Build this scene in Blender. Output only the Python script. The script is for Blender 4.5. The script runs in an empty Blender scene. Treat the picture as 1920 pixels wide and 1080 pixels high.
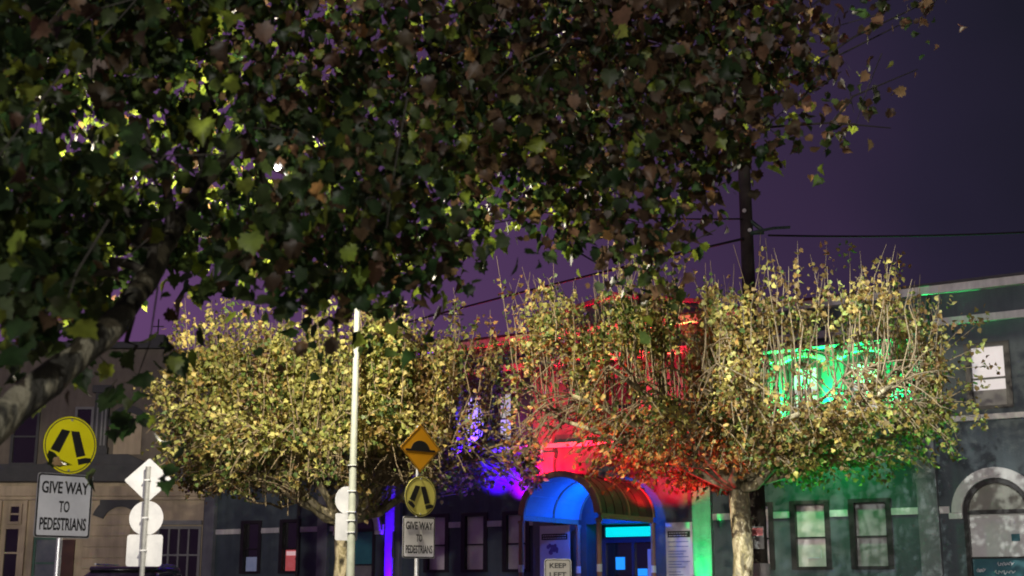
import bpy, bmesh, math, random
import numpy as np
from mathutils import Vector, Matrix

scene = bpy.context.scene
C = scene.collection
R = math.radians

# ------------------------------------------------------------------ camera
EYE = 1.5
FPX = 2500.0                      # focal length in photo pixels (1920 wide)
PITCH = math.atan(0.224)
cam_d = bpy.data.cameras.new("camera")
cam_d.sensor_width = 36.0
cam_d.lens = 36.0 * FPX / 1920.0
cam_d.clip_start = 0.05
cam_d.clip_end = 3000.0
cam = bpy.data.objects.new("camera", cam_d)
C.objects.link(cam)
cam.location = (0, 0, EYE)
cam.rotation_euler = (math.pi / 2 + PITCH, 0, 0)
scene.camera = cam
cam_d.dof.use_dof = True
cam_d.dof.focus_distance = 23.0
cam_d.dof.aperture_fstop = 2.6

# ------------------------------------------------------------------ world: night sky with a purple city glow
world = bpy.data.worlds.new("World")
scene.world = world
world.use_nodes = True
wt = world.node_tree
wt.nodes.clear()
wo = wt.nodes.new("ShaderNodeOutputWorld")
wb = wt.nodes.new("ShaderNodeBackground")
tc = wt.nodes.new("ShaderNodeTexCoord")
sx = wt.nodes.new("ShaderNodeSeparateXYZ")
ma = wt.nodes.new("ShaderNodeMath"); ma.operation = 'MULTIPLY_ADD'
ma.inputs[1].default_value = 0.6
mr = wt.nodes.new("ShaderNodeMapRange")
mr.inputs[1].default_value = -0.35 + 0.115
mr.inputs[2].default_value = 0.45 + 0.115
rp = wt.nodes.new("ShaderNodeValToRGB")
wt.links.new(tc.outputs["Generated"], sx.inputs[0])
wt.links.new(sx.outputs["Z"], ma.inputs[0])
wt.links.new(sx.outputs["X"], ma.inputs[2])
nz = wt.nodes.new("ShaderNodeTexNoise"); nz.inputs["Scale"].default_value = 3.5; nz.inputs["Detail"].default_value = 3.0
mz = wt.nodes.new("ShaderNodeMath"); mz.operation = 'MULTIPLY_ADD'; mz.inputs[1].default_value = 0.26
wt.links.new(tc.outputs["Generated"], nz.inputs[0]); wt.links.new(nz.outputs[0], mz.inputs[0])
mo = wt.nodes.new("ShaderNodeMath"); mo.operation = 'ADD'; mo.inputs[1].default_value = -0.13
wt.links.new(ma.outputs[0], mo.inputs[0]); wt.links.new(mo.outputs[0], mz.inputs[2])
wt.links.new(mz.outputs[0], mr.inputs[0])
wt.links.new(mr.outputs[0], rp.inputs[0])
wt.links.new(rp.outputs[0], wb.inputs[0])
wt.links.new(wb.outputs[0], wo.inputs[0])
els = rp.color_ramp.elements
els[0].position = 0.10; els[0].color = (0.112, 0.050, 0.142, 1)
els[1].position = 1.0; els[1].color = (0.0120, 0.0112, 0.0215, 1)
e = els.new(0.48); e.color = (0.070, 0.034, 0.095, 1)
e = els.new(0.88); e.color = (0.0200, 0.0155, 0.035, 1)
wb.inputs[1].default_value = 1.0

vs = scene.view_settings
vs.view_transform = 'Standard'
vs.look = 'None'
vs.exposure = 0.0
vs.gamma = 1.0
scene.cycles.use_denoising = True
scene.cycles.max_bounces = 6
scene.cycles.filter_width = 1.9
scene.cycles.diffuse_bounces = 3
scene.cycles.transmission_bounces = 4
scene.cycles.sample_clamp_indirect = 4.0

# ------------------------------------------------------------------ lights
ANG = R(56.8)                                  # direction of the long facade
P0 = (10.385, 31.0)                            # facade origin (left jamb of the right hand arched window)
FX = (math.sin(ANG), -math.cos(ANG))           # along the facade, to the right
FY = (math.cos(ANG), math.sin(ANG))            # into the building
FROT = math.atan2(FX[1], FX[0])


def fw(s, d, z):
    """facade coordinates (along, into the wall, up) -> world"""
    return Vector((P0[0] + s * FX[0] + d * FY[0], P0[1] + s * FX[1] + d * FY[1], z))


def point_light(name, loc, power, col, radius=0.1):
    l = bpy.data.lights.new(name, 'POINT')
    l.energy = power; l.color = col; l.shadow_soft_size = radius
    o = bpy.data.objects.new(name, l); C.objects.link(o); o.location = loc
    return o


def spot_light(name, loc, target, power, col, angle=60, blend=0.5, radius=0.05):
    l = bpy.data.lights.new(name, 'SPOT')
    l.energy = power; l.color = col; l.shadow_soft_size = radius
    l.spot_size = R(angle); l.spot_blend = blend
    o = bpy.data.objects.new(name, l); C.objects.link(o); o.location = loc
    dv = Vector(target) - Vector(loc)
    o.rotation_euler = dv.to_track_quat('-Z', 'Y').to_euler()
    return o


LAMP = Vector((-3.31, 18.0, 7.28))
spot_light("street_lamp_light", LAMP + Vector((0, 0, -0.05)), LAMP + Vector((0, 0, -3)), 7200, (1.0, 0.90, 0.68), 180, 0.02, 0.06)
# street lamp on the photographer's side of the road, then an added fill light
point_light("near_street_light", (9.0, -7.0, 8.5), 1700, (1.0, 0.84, 0.66), 0.15)
point_light("front_fill_light", (-6.0, -25.0, 3.6), 32000, (1.0, 0.93, 0.86), 0.4)
# the next street lamp along the road, just above the frame
spot_light("next_street_lamp", (3.0, 14.0, 8.3), (8.2, 27.0, 0.4), 9500, (0.97, 1.0, 0.93), 42, 0.45, 0.05)

VIOLET = (0.07, 0.0, 1.0); RED = (1.0, 0.0, 0.022); GREEN = (0.0, 1.0, 0.18); BLUE = (0.0, 0.11, 1.0)
spot_light("violet_flood", fw(-16.52, -0.36, 0.2), fw(-16.52, -0.21, 4.6), 34000, VIOLET, 24, 0.9, 0.03)


def up_light(name, s_, d, z, power, col, angle=150, tilt=.15):
    spot_light(name, fw(s_, d, z), fw(s_, d + tilt, z + 1), power, col, angle, 1.0, 0.05)


up_light("violet_flood", -14.2, -0.9, 5.35, 1500, VIOLET, 90, 3.0)
up_light("violet_flood", -12.9, -0.8, 4.2, 800, VIOLET, 95, 1.6)
up_light("magenta_flood", -12.0, -0.7, 4.0, 600, (0.42, 0.0, 1.0), 95, 1.6)
up_light("red_flood", -10.9, -0.9, 4.05, 1900, RED, 100, 1.4)
up_light("red_flood", -9.0, -1.2, 4.5, 5600, RED)
up_light("red_flood", -7.4, -1.0, 3.35, 1100, RED)
spot_light("green_flood", fw(-6.54, -0.36, 0.2), fw(-6.54, -0.21, 4.6), 8500, GREEN, 24, 0.9, 0.03)
for s_ in (-5.75, -4.42, -2.93, -1.30):
    up_light("green_flood", s_, -0.26, 5.6, 1900, GREEN, 150)
spot_light("green_flood", fw(-3.2, -1.4, 5.1), fw(-3.0, 0.0, 3.4), 190, GREEN, 130, 0.8)
# garden floods at the foot of the trees, shining up through the leaves
spot_light("red_flood", (1.9, 26.6, 0.35), (1.75, 22.6, 4.4), 2900, RED, 62, 0.8)
spot_light("violet_flood", (0.4, 28.6, 0.35), (-0.2, 25.2, 4.4), 2600, VIOLET, 44, 0.8)
spot_light("green_flood", (6.6, 26.4, 0.35), (6.1, 22.8, 4.0), 1300, GREEN, 56, 0.8)
point_light("porch_light", fw(-9.0, -0.9, 3.6), 170, BLUE, 0.08)

# ------------------------------------------------------------------ helpers


def tag(o, label=None, cat=None, group=None, kind=None):
    if label: o["label"] = label
    if cat: o["category"] = cat
    if group: o["group"] = group
    if kind: o["kind"] = kind
    return o


def thing(name, loc, label, cat, group=None, rot=(0, 0, 0)):
    o = bpy.data.objects.new(name, None)
    o.empty_display_size = 0.3
    C.objects.link(o)
    o.location = loc; o.rotation_euler = rot
    return tag(o, label, cat, group)


class MB:
    """collects shapes and links them as ONE mesh object"""

    def __init__(self):
        self.v = []; self.f = []

    def add(self, vs, fs):
        n = len(self.v)
        self.v += [tuple(p) for p in vs]
        self.f += [tuple(i + n for i in f) for f in fs]

    def box(self, x0, x1, y0, y1, z0, z1):
        self.add([(x0, y0, z0), (x1, y0, z0), (x1, y1, z0), (x0, y1, z0), (x0, y0, z1), (x1, y0, z1), (x1, y1, z1), (x0, y1, z1)],
                 [(0, 3, 2, 1), (4, 5, 6, 7), (0, 1, 5, 4), (1, 2, 6, 5), (2, 3, 7, 6), (3, 0, 4, 7)])

    def prism(self, poly, y0, y1):
        """polygon in x,z (counter clockwise seen from -y) extruded from y0 to y1"""
        n = len(poly)
        vs = [(p[0], y0, p[1]) for p in poly] + [(p[0], y1, p[1]) for p in poly]
        fs = [tuple(range(n)), tuple(range(2 * n - 1, n - 1, -1))]
        for i in range(n):
            j = (i + 1) % n
            fs.append((j, i, i + n, j + n))
        self.add(vs, fs)

    def tube(self, pts, rad, sides=8, cap=True):
        pts = [Vector(p) for p in pts]
        n = len(pts)
        if not hasattr(rad, '__len__'): rad = [rad] * n
        vs = []; prev = None
        for i, p in enumerate(pts):
            t = (pts[min(i + 1, n - 1)] - pts[max(i - 1, 0)])
            if t.length < 1e-9: t = Vector((0, 0, 1))
            t.normalize()
            if prev is None:
                a = Vector((1, 0, 0)) if abs(t.x) < 0.9 else Vector((0, 1, 0))
                u = t.cross(a).normalized()
            else:
                u = (prev - t * prev.dot(t))
                u = u.normalized() if u.length > 1e-6 else t.orthogonal().normalized()
            prev = u
            w = t.cross(u)
            for k in range(sides):
                a = 2 * math.pi * k / sides
                vs.append(p + (u * math.cos(a) + w * math.sin(a)) * rad[i])
        fs = []
        for i in range(n - 1):
            for k in range(sides):
                k2 = (k + 1) % sides
                fs.append((i * sides + k, i * sides + k2, (i + 1) * sides + k2, (i + 1) * sides + k))
        if cap:
            fs.append(tuple(range(sides - 1, -1, -1)))
            fs.append(tuple((n - 1) * sides + k for k in range(sides)))
        self.add(vs, fs)

    def disc(self, cx, cz, r, y0, y1, n=40):
        self.prism([(cx + r * math.cos(2 * math.pi * k / n), cz + r * math.sin(2 * math.pi * k / n)) for k in range(n)], y0, y1)

    def ring(self, cx, cz, r0, r1, y0, y1, a0=0.0, a1=2 * math.pi, n=40, ez=1.0):
        vs = []; fs = []
        for k in range(n + 1):
            a = a0 + (a1 - a0) * k / n
            c, s = math.cos(a), math.sin(a) * ez
            vs += [(cx + r0 * c, y0, cz + r0 * s), (cx + r1 * c, y0, cz + r1 * s), (cx + r1 * c, y1, cz + r1 * s), (cx + r0 * c, y1, cz + r0 * s)]
        for k in range(n):
            b = 4 * k
            for i in range(4):
                j = (i + 1) % 4
                fs.append((b + i, b + j, b + 4 + j, b + 4 + i))
        if abs(a1 - a0) < 6.28:
            fs += [(3, 2, 1, 0), (4 * n, 4 * n + 1, 4 * n + 2, 4 * n + 3)]
        self.add(vs, fs)

    def build(self, name, mat, parent=None, bevel=0.0, smooth=False):
        me = bpy.data.meshes.new(name)
        me.from_pydata(self.v, [], self.f)
        if bevel > 0:
            bm = bmesh.new(); bm.from_mesh(me)
            bmesh.ops.remove_doubles(bm, verts=bm.verts, dist=1e-5)
            es = [e for e in bm.edges if len(e.link_faces) == 2 and e.calc_face_angle(0) > 0.6]
            bmesh.ops.bevel(bm, geom=es, offset=bevel, segments=2, profile=0.7, affect='EDGES', clamp_overlap=True)
            bm.to_mesh(me); bm.free()
        bm = bmesh.new(); bm.from_mesh(me)
        bmesh.ops.recalc_face_normals(bm, faces=bm.faces)
        bm.to_mesh(me); bm.free()
        me.materials.append(mat)
        if smooth:
            me.polygons.foreach_set("use_smooth", [True] * len(me.polygons))
        o = bpy.data.objects.new(name, me)
        C.objects.link(o)
        if parent: o.parent = parent
        return o


def box(name, mat, parent, *a, bevel=0.0):
    m = MB(); m.box(*a)
    return m.build(name, mat, parent, bevel)


def rrect(x0, x1, z0, z1, r, n=5):
    out = []
    for cx, cz, a in ((x1 - r, z1 - r, 0), (x0 + r, z1 - r, 90), (x0 + r, z0 + r, 180), (x1 - r, z0 + r, 270)):
        for k in range(n + 1):
            t = R(a + 90 * k / n)
            out.append((cx + r * math.cos(t), cz + r * math.sin(t)))
    return out


def at(u, v, Y):
    """photo pixel + distance along the street -> world point (used to survey positions)"""
    c, s = math.cos(PITCH), math.sin(PITCH)
    x = (u - 960) / FPX; y = (540 - v) / FPX
    d = (x, c - y * s, s + y * c)
    return Vector((d[0] * Y / d[1], Y, EYE + d[2] * Y / d[1]))


# ------------------------------------------------------------------ materials
MATS = {}


def mat(name, col, rough=0.6, col2=None, scale=3.0, bump=0.0, metal=0.0, emit=None, estr=0.0, coat=0.0, detail=6.0, spec=0.5, bscale=None, streak=0.0):
    if name in MATS: return MATS[name]
    m = bpy.data.materials.new(name); m.use_nodes = True
    nt = m.node_tree; b = nt.nodes["Principled BSDF"]
    b.inputs["Base Color"].default_value = (*col, 1)
    b.inputs["Roughness"].default_value = rough
    b.inputs["Metallic"].default_value = metal
    b.inputs["Coat Weight"].default_value = coat
    b.inputs["Specular IOR Level"].default_value = spec
    if emit:
        b.inputs["Emission Color"].default_value = (*emit, 1)
        b.inputs["Emission Strength"].default_value = estr
    t = nt.nodes.new("ShaderNodeTexCoord")
    if col2 is not None:
        n = nt.nodes.new("ShaderNodeTexNoise"); n.inputs["Scale"].default_value = scale; n.inputs["Detail"].default_value = detail
        n.inputs["Roughness"].default_value = 0.65
        r = nt.nodes.new("ShaderNodeValToRGB")
        r.color_ramp.elements[0].position = 0.32; r.color_ramp.elements[1].position = 0.68
        r.color_ramp.elements[0].color = (*col, 1); r.color_ramp.elements[1].color = (*col2, 1)
        nt.links.new(t.outputs["Object"], n.inputs[0]); nt.links.new(n.outputs[0], r.inputs[0])
        nt.links.new(r.outputs[0], b.inputs["Base Color"])
        rr = nt.nodes.new("ShaderNodeMapRange")
        rr.inputs[3].default_value = max(0.02, rough - 0.12); rr.inputs[4].default_value = min(1, rough + 0.12)
        nt.links.new(n.outputs[0], rr.inputs[0]); nt.links.new(rr.outputs[0], b.inputs["Roughness"])
    if streak > 0:
        mp_ = nt.nodes.new("ShaderNodeMapping"); mp_.inputs["Scale"].default_value = (1.3, 1.3, 0.16)
        n3 = nt.nodes.new("ShaderNodeTexNoise"); n3.inputs["Scale"].default_value = 1.6; n3.inputs["Detail"].default_value = 7; n3.inputs["Roughness"].default_value = .7
        m3 = nt.nodes.new("ShaderNodeMapRange"); m3.inputs[1].default_value = .38; m3.inputs[2].default_value = .62; m3.inputs[3].default_value = 1 - streak; m3.inputs[4].default_value = 1 + streak * .5
        s3 = nt.nodes.new("ShaderNodeVectorMath"); s3.operation = 'SCALE'
        nt.links.new(t.outputs["Object"], mp_.inputs[0]); nt.links.new(mp_.outputs[0], n3.inputs[0]); nt.links.new(n3.outputs[0], m3.inputs[0])
        nt.links.new(r.outputs[0], s3.inputs[0]); nt.links.new(m3.outputs[0], s3.inputs["Scale"]); nt.links.new(s3.outputs[0], b.inputs["Base Color"])
    if bump > 0:
        n2 = nt.nodes.new("ShaderNodeTexNoise"); n2.inputs["Scale"].default_value = bscale or scale * 6; n2.inputs["Detail"].default_value = 5
        bp = nt.nodes.new("ShaderNodeBump"); bp.inputs["Strength"].default_value = bump; bp.inputs["Distance"].default_value = 0.02
        nt.links.new(t.outputs["Object"], n2.inputs[0]); nt.links.new(n2.outputs[0], bp.inputs["Height"])
        nt.links.new(bp.outputs[0], b.inputs["Normal"])
    MATS[name] = m
    return m


WALL = mat("slate_painted_render", (0.046, 0.068, 0.080), 0.62, (0.082, 0.110, 0.120), 1.1, 0.3, bscale=26, streak=0.22)
PIL = mat("slate_painted_pilaster", (0.13, 0.143, 0.158), 0.6, (0.19, 0.20, 0.215), 2.0, 0.25, bscale=24, streak=0.2)
TRIM = mat("white_painted_trim", (0.52, 0.52, 0.50), 0.6, (0.66, 0.66, 0.63), 4, 0.2, streak=0.2)
DARK = mat("black_window_paint", (0.012, 0.011, 0.012), 0.45, (0.022, 0.02, 0.02), 6, 0.1)
BLIND = mat("pale_roller_blind", (0.52, 0.47, 0.47), 0.5, (0.62, 0.57, 0.56), 5, 0.0, coat=0.6)
BLINDGREY = mat("grey_roller_blind", (0.16, 0.165, 0.155), 0.5, (0.21, 0.21, 0.20), 5, 0.0, coat=0.6)
DGLASS = mat("dark_glass", (0.010, 0.010, 0.012), 0.08, (0.018, 0.017, 0.02), 2, 0.0, coat=0.5)
LITBLIND = mat("lit_white_blind", (0.6, 0.58, 0.58), 0.6, (0.7, 0.68, 0.68), 4, emit=(1.0, 0.93, 0.97), estr=0.34)
TEALBLIND = mat("teal_slatted_blind", (0.02, 0.13, 0.15), 0.5, (0.03, 0.18, 0.2), 3, coat=0.3)
ROOF = mat("dark_metal_roofing", (0.03, 0.03, 0.035), 0.5, (0.05, 0.05, 0.055), 3, 0.2)
ASPH = mat("worn_asphalt", (0.035, 0.036, 0.038), 0.85, (0.06, 0.06, 0.062), 0.8, 0.5, bscale=120)
CONC = mat("concrete_paving", (0.24, 0.235, 0.22), 0.8, (0.33, 0.32, 0.30), 0.9, 0.3, bscale=60)
PAINTW = mat("road_marking_paint", (0.65, 0.65, 0.62), 0.7, (0.78, 0.78, 0.75), 5, 0.1)
GALV = mat("galvanised_steel", (0.42, 0.43, 0.44), 0.42, (0.55, 0.56, 0.57), 9, 0.1, metal=0.55)
POLEW = mat("pale_painted_pole", (0.22, 0.24, 0.21), 0.6, (0.30, 0.32, 0.285), 6, 0.1, metal=0.1)
SIGNW2 = mat("middle_sign_white_face", (0.74, 0.73, 0.74), 0.5, (0.86, 0.85, 0.86), 3, 0.0)  # copy of the white sign face, colour offset for light at the middle sign
SIGNW = mat("white_sign_face", (0.52, 0.54, 0.58), 0.4, (0.70, 0.72, 0.76), 2.6, 0.0)
ALU = mat("bare_aluminium_sign_back", (0.34, 0.35, 0.39), 0.5, (0.50, 0.51, 0.55), 2.2, 0.1, metal=0.1)
SIGNY = mat("lime_yellow_sign_face", (0.80, 0.74, 0.01), 0.4, (0.88, 0.82, 0.014), 5)
SIGNY2 = mat("pale_yellow_sign_face", (0.78, 0.72, 0.16), 0.45, (0.88, 0.81, 0.20), 5)
SIGNA = mat("amber_sign_face", (0.80, 0.36, 0.008), 0.45, (0.88, 0.40, 0.010), 5)
SIGNG = mat("grey_sign_face", (0.17, 0.165, 0.16), 0.45, (0.22, 0.215, 0.21), 6)
INK = mat("black_sign_ink", (0.012, 0.012, 0.013), 0.5, (0.02, 0.02, 0.02), 8)
RIM = mat("sign_rim", (0.05, 0.055, 0.03), 0.5, (0.08, 0.08, 0.05), 8)


# ------------------------------------------------------------------ ground, road, pavement
g = MB(); g.add([(-900, -300, 0), (900, -300, 0), (900, 1500, 0), (-900, 1500, 0)], [(0, 1, 2, 3)])
tag(g.build("ground", ASPH), kind="structure")
rd = MB()
rd.add([tuple(fw(-70, -11.0, 0.004)), tuple(fw(40, -11.0, 0.004)), tuple(fw(40, -3.6, 0.004)), tuple(fw(-70, -3.6, 0.004))], [(0, 1, 2, 3)])
tag(rd.build("road", ASPH), kind="structure")


def fbox(m, s0, s1, d0, d1, z0, z1):
    c = [fw(s0, d0, z0), fw(s1, d0, z0), fw(s1, d1, z0), fw(s0, d1, z0), fw(s0, d0, z1), fw(s1, d0, z1), fw(s1, d1, z1), fw(s0, d1, z1)]
    m.add(c, [(0, 3, 2, 1), (4, 5, 6, 7), (0, 1, 5, 4), (1, 2, 6, 5), (2, 3, 7, 6), (3, 0, 4, 7)])


pv = MB(); fbox(pv, -60, 30, -3.4, -0.03, 0.0, 0.13)
tag(pv.build("pavement", CONC, bevel=0.01), kind="structure")
kb = MB(); fbox(kb, -60, 30, -3.56, -3.403, 0.0, 0.135)
tag(kb.build("kerb", CONC, bevel=0.015), kind="structure")
pn = MB(); pn.box(-8, 3.5, -3, 8.5, 0.0, 0.12)
tag(pn.build("near_pavement", CONC, bevel=0.015), kind="structure")
cr = MB()
for i in range(7):
    fbox(cr, -12.5 + i * 1.1, -12.0 + i * 1.1, -9.5, -5.2, 0.0082, 0.0085)
tag(cr.build("crossing_stripes", PAINTW), kind="structure")

# ------------------------------------------------------------------ the long two storey building
bld = thing("civic_building", (P0[0], P0[1], 0), "long two storey slate grey building with white bands, lit violet, red and green", "building", rot=(0, 0, FROT))
S0, S1, ZT = -24.3, 9.0, 8.3
RECT = [  # ground floor and upper windows: (s0, s1, z0, z1, kind)
    (-22.75, -21.95, 1.9, 3.53, 'dark'), (-21.08, -20.30, 1.9, 3.53, 'dark'),
    (-15.42, -14.62, 1.9, 3.53, 'blind'), (-14.09, -13.28, 1.9, 3.53, 'blind'), (-12.68, -11.87, 1.9, 3.53, 'blind'),
    (-5.56, -4.70, 1.9, 3.53, 'blind'), (-4.17, -3.25, 1.9, 3.53, 'blind'), (-2.68, -1.74, 1.9, 3.53, 'grey'),
    (5.2, 6.1, 1.9, 3.53, 'blind'),
    (-22.7, -21.9, 5.5, 6.95, 'dark'), (-21.0, -20.2, 5.5, 6.95, 'dark'), (-18.3, -17.4, 5.5, 6.95, 'lit'),
    (-15.4, -14.6, 5.5, 6.95, 'lit'), (-14.1, -13.3, 5.5, 6.95, 'lit'), (-12.95, -12.35, 5.5, 6.95, 'lit'),
    (-9.6, -8.4, 5.5, 6.95, 'dark'),
    (-5.56, -4.70, 5.5, 6.95, 'dark'), (-4.13, -3.27, 5.5, 6.9, 'lit'), (-2.60, -1.72, 5.5, 6.9, 'lit'), (0.31, 1.24, 5.5, 7.02, 'split'),
    (5.2, 6.1, 5.5, 7.0, 'dark'),
]
ARCHES = [(-18.55, -17.30), (0.0, 1.46)]
ASPR, ADOWN = 3.16, 0.9
DOOR = (-10.02, -7.98, 0.13, 3.14)
holes = [r[:4] for r in RECT] + [(a, b, ADOWN, ASPR + (b - a) / 2) for a, b in ARCHES] + [DOOR]
xs = sorted({S0, S1, *[h[0] for h in holes], *[h[1] for h in holes]})
zs = sorted({0.0, ZT, *[h[2] for h in holes], *[h[3] for h in holes]})
w = MB()
for i in range(len(xs) - 1):
    for j in range(len(zs) - 1):
        cx, cz = (xs[i] + xs[i + 1]) / 2, (zs[j] + zs[j + 1]) / 2
        if any(h[0] < cx < h[1] and h[2] < cz < h[3] for h in holes): continue
        w.add([(xs[i], 0, zs[j]), (xs[i + 1], 0, zs[j]), (xs[i + 1], 0, zs[j + 1]), (xs[i], 0, zs[j + 1])], [(0, 1, 2, 3)])
for h in holes:
    dp = 1.0 if h is DOOR or h == DOOR else 0.22
    a, b, z0, z1 = h
    w.add([(a, 0, z0), (b, 0, z0), (b, 0, z1), (a, 0, z1), (a, dp, z0), (b, dp, z0), (b, dp, z1), (a, dp, z1)],
          [(0, 4, 7, 3), (1, 2, 6, 5), (3, 7, 6, 2), (0, 1, 5, 4)])
for a, b in ARCHES:           # spandrels that round the head of the opening
    r = (b - a) / 2; c = (a + b) / 2; n = 14
    for sg in (-1, 1):
        poly = [(c + sg * r, ASPR + r)] + [(c + sg * r * math.cos(k * math.pi / 2 / n), ASPR + r * math.sin(k * math.pi / 2 / n)) for k in range(n + 1)]
        if sg < 0: poly = poly[::-1]
        w.prism(poly, 0.002, 0.2)
w.add([(S0, 0, 0), (S0, 11, 0), (S0, 11, ZT), (S0, 0, ZT), (S1, 0, 0), (S1, 11, 0), (S1, 11, ZT), (S1, 0, ZT)],
      [(0, 3, 2, 1), (4, 5, 6, 7), (1, 2, 6, 5)])
# reveals of grooves: two shallow plinth courses
w.box(S0, -10.1, -0.05, 0.0, 0.0, 0.85)
w.box(-7.9, S1, -0.05, 0.0, 0.0, 0.85)
me_w = w.build("wall", WALL, bld)
rf = MB(); rf.box(S0 + 0.2, S1 - 0.2, 0.3, 10.8, 7.9, 8.05)
rf.build("roof", ROOF, bld)

# bands and cornices
PILS = [(-24.35, -23.90), (-19.45, -19.05), (-16.80, -16.25), (-11.62, -10.95), (-6.80, -6.28), (-1.02, -0.55), (2.05, 2.5), (4.4, 4.85)]
skip = sorted([(r[0] - 0.06, r[1] + 0.06) for r in RECT if r[2] < 4] + [(a - 0.32, b + 0.32) for a, b in ARCHES] + PILS + [(-11.45, -6.72)])
x = S0
for a, b in skip:
    if a > x + 0.03: box("string_course", TRIM, bld, x, a, -0.05, -0.001, 3.15, 3.31, bevel=0.008)
    x = max(x, b)
box("string_course", TRIM, bld, x, S1, -0.05, -0.001, 3.15, 3.31, bevel=0.008)
t = MB(); t.box(S0, S1, -0.14, -0.002, 5.24, 5.37); t.build("sill_course", TRIM, bld, bevel=0.015)
t = MB(); t.box(-6.25, -0.9, -0.50, -0.002, 7.26, 7.36); t.build("flood_stop_ledge", PIL, bld, bevel=0.015)  # ledge added to keep the green floodlight off the wall above
t = MB(); t.box(S0, S1, -0.10, -0.002, 7.54, 7.72); t.build("frieze_band", TRIM, bld, bevel=0.01)
t = MB(); t.box(S0 - 0.05, S1, -0.22, 0.25, 8.302, 8.50); t.build("parapet_coping", TRIM, bld, bevel=0.015)
t = MB(); t.box(S0 - 0.05, S1, -0.26, 0.30, 8.502, 8.56); t.build("cornice_flashing", ROOF, bld)
for a, b in PILS:
    t = MB()
    t.box(a, b, -0.16, -0.003, 0.0, 5.22)
    t.box(a + 0.03, b - 0.03, -0.19, -0.003, 5.38, 7.53)
    t.box(a - 0.05, b + 0.05, -0.20, -0.003, 4.95, 5.12)
    t.build("pilaster", PIL, bld, bevel=0.012)
# raised centre parapet with a shallow pediment
t = MB()
t.prism([(-11.6, 8.56), (-6.3, 8.56), (-6.3, 8.75), (-8.95, 9.25), (-11.6, 8.75)], -0.12, 0.3)
t.build("pediment", PIL, bld, bevel=0.01)
t = MB()
t.prism([(-11.75, 8.73), (-8.95, 9.26), (-6.15, 8.73), (-6.15, 8.85), (-8.95, 9.39), (-11.75, 8.85)], -0.24, 0.34)
t.build("pediment_moulding", PIL, bld, bevel=0.01)


def rect_window(a, b, z0, z1, kind):
    m = MB(); f = 0.085; y0, y1 = -0.03, 0.10
    m.box(a - 0.05, a + f, y0, y1, z0, z1 + 0.03); m.box(b - f, b + 0.05, y0, y1, z0, z1 + 0.03)
    m.box(a + f, b - f, y0, y1, z1 - f * 0.8, z1 + 0.03); m.box(a + f, b - f, y0, y1, z0, z0 + f * 0.9)
    o = m.build("window", DARK, bld, bevel=0.006)
    zm = z0 + (z1 - z0) * 0.47
    box("sash_rail", DARK, o, a + f, b - f, 0.02, 0.09, zm - 0.02, zm + 0.02)
    pm = {'blind': BLIND, 'grey': BLINDGREY, 'dark': DGLASS, 'lit': LITBLIND, 'split': LITBLIND}[kind]
    p = MB(); p.box(a + 0.01, b - 0.01, 0.105, 0.12, z0 + 0.01, z1 - 0.01)
    p.build("pane", pm, o)
    if kind == 'split':
        box("lower_blind", BLINDGREY, o, a + f, b - f, 0.094, 0.103, z0 + f, z0 + 0.45)
    return o


for r in RECT:
    o = rect_window(*r)
    if r[4] == 'blind' and r[0] > -4.3:
        s = MB(); s.box(r[0] + .32, r[0] + .62, 0.085, 0.104, 2.17, 2.20); s.box(r[0] + .66, r[0] + .68, 0.085, 0.104, 2.17, 2.38)
        s.build("sticker", SIGNW, o)
    if r[0] == -21.08:
        box("poster", mat("red_poster", (0.5, 0.08, 0.07), 0.5, (0.6, 0.3, 0.3), 3, emit=(1, 0.12, 0.12), estr=0.22), o, r[0] + .16, r[1] - .14, 0.08, 0.104, 1.98, 2.62)
        box("poster_heading", mat("pale_poster", (0.6, 0.5, 0.5), 0.5, emit=(1, 0.6, 0.6), estr=0.45), o, r[0] + .2, r[1] - .2, 0.06, 0.078, 2.45, 2.58)
    if r[0] == -22.75:
        box("poster", mat("blue_poster", (0.2, 0.24, 0.34), 0.5, (0.3, 0.33, 0.4), 5, emit=(0.5, 0.6, 1), estr=0.10), o, r[0] + .14, r[1] - .14, 0.08, 0.104, 1.98, 2.42)


for r in RECT:
    if r[2] > 5 and -6.3 < r[0] < 0:
        h = MB(); c_ = (r[0] + r[1]) / 2; hw_ = (r[1] - r[0]) / 2 + .14
        h.ring(c_, r[3] - .08, hw_, hw_ + .2, -0.10, -0.002, R(28), R(152), 14, .52)
        h.build("window_hood", TRIM, bld, bevel=0.01)


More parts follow.
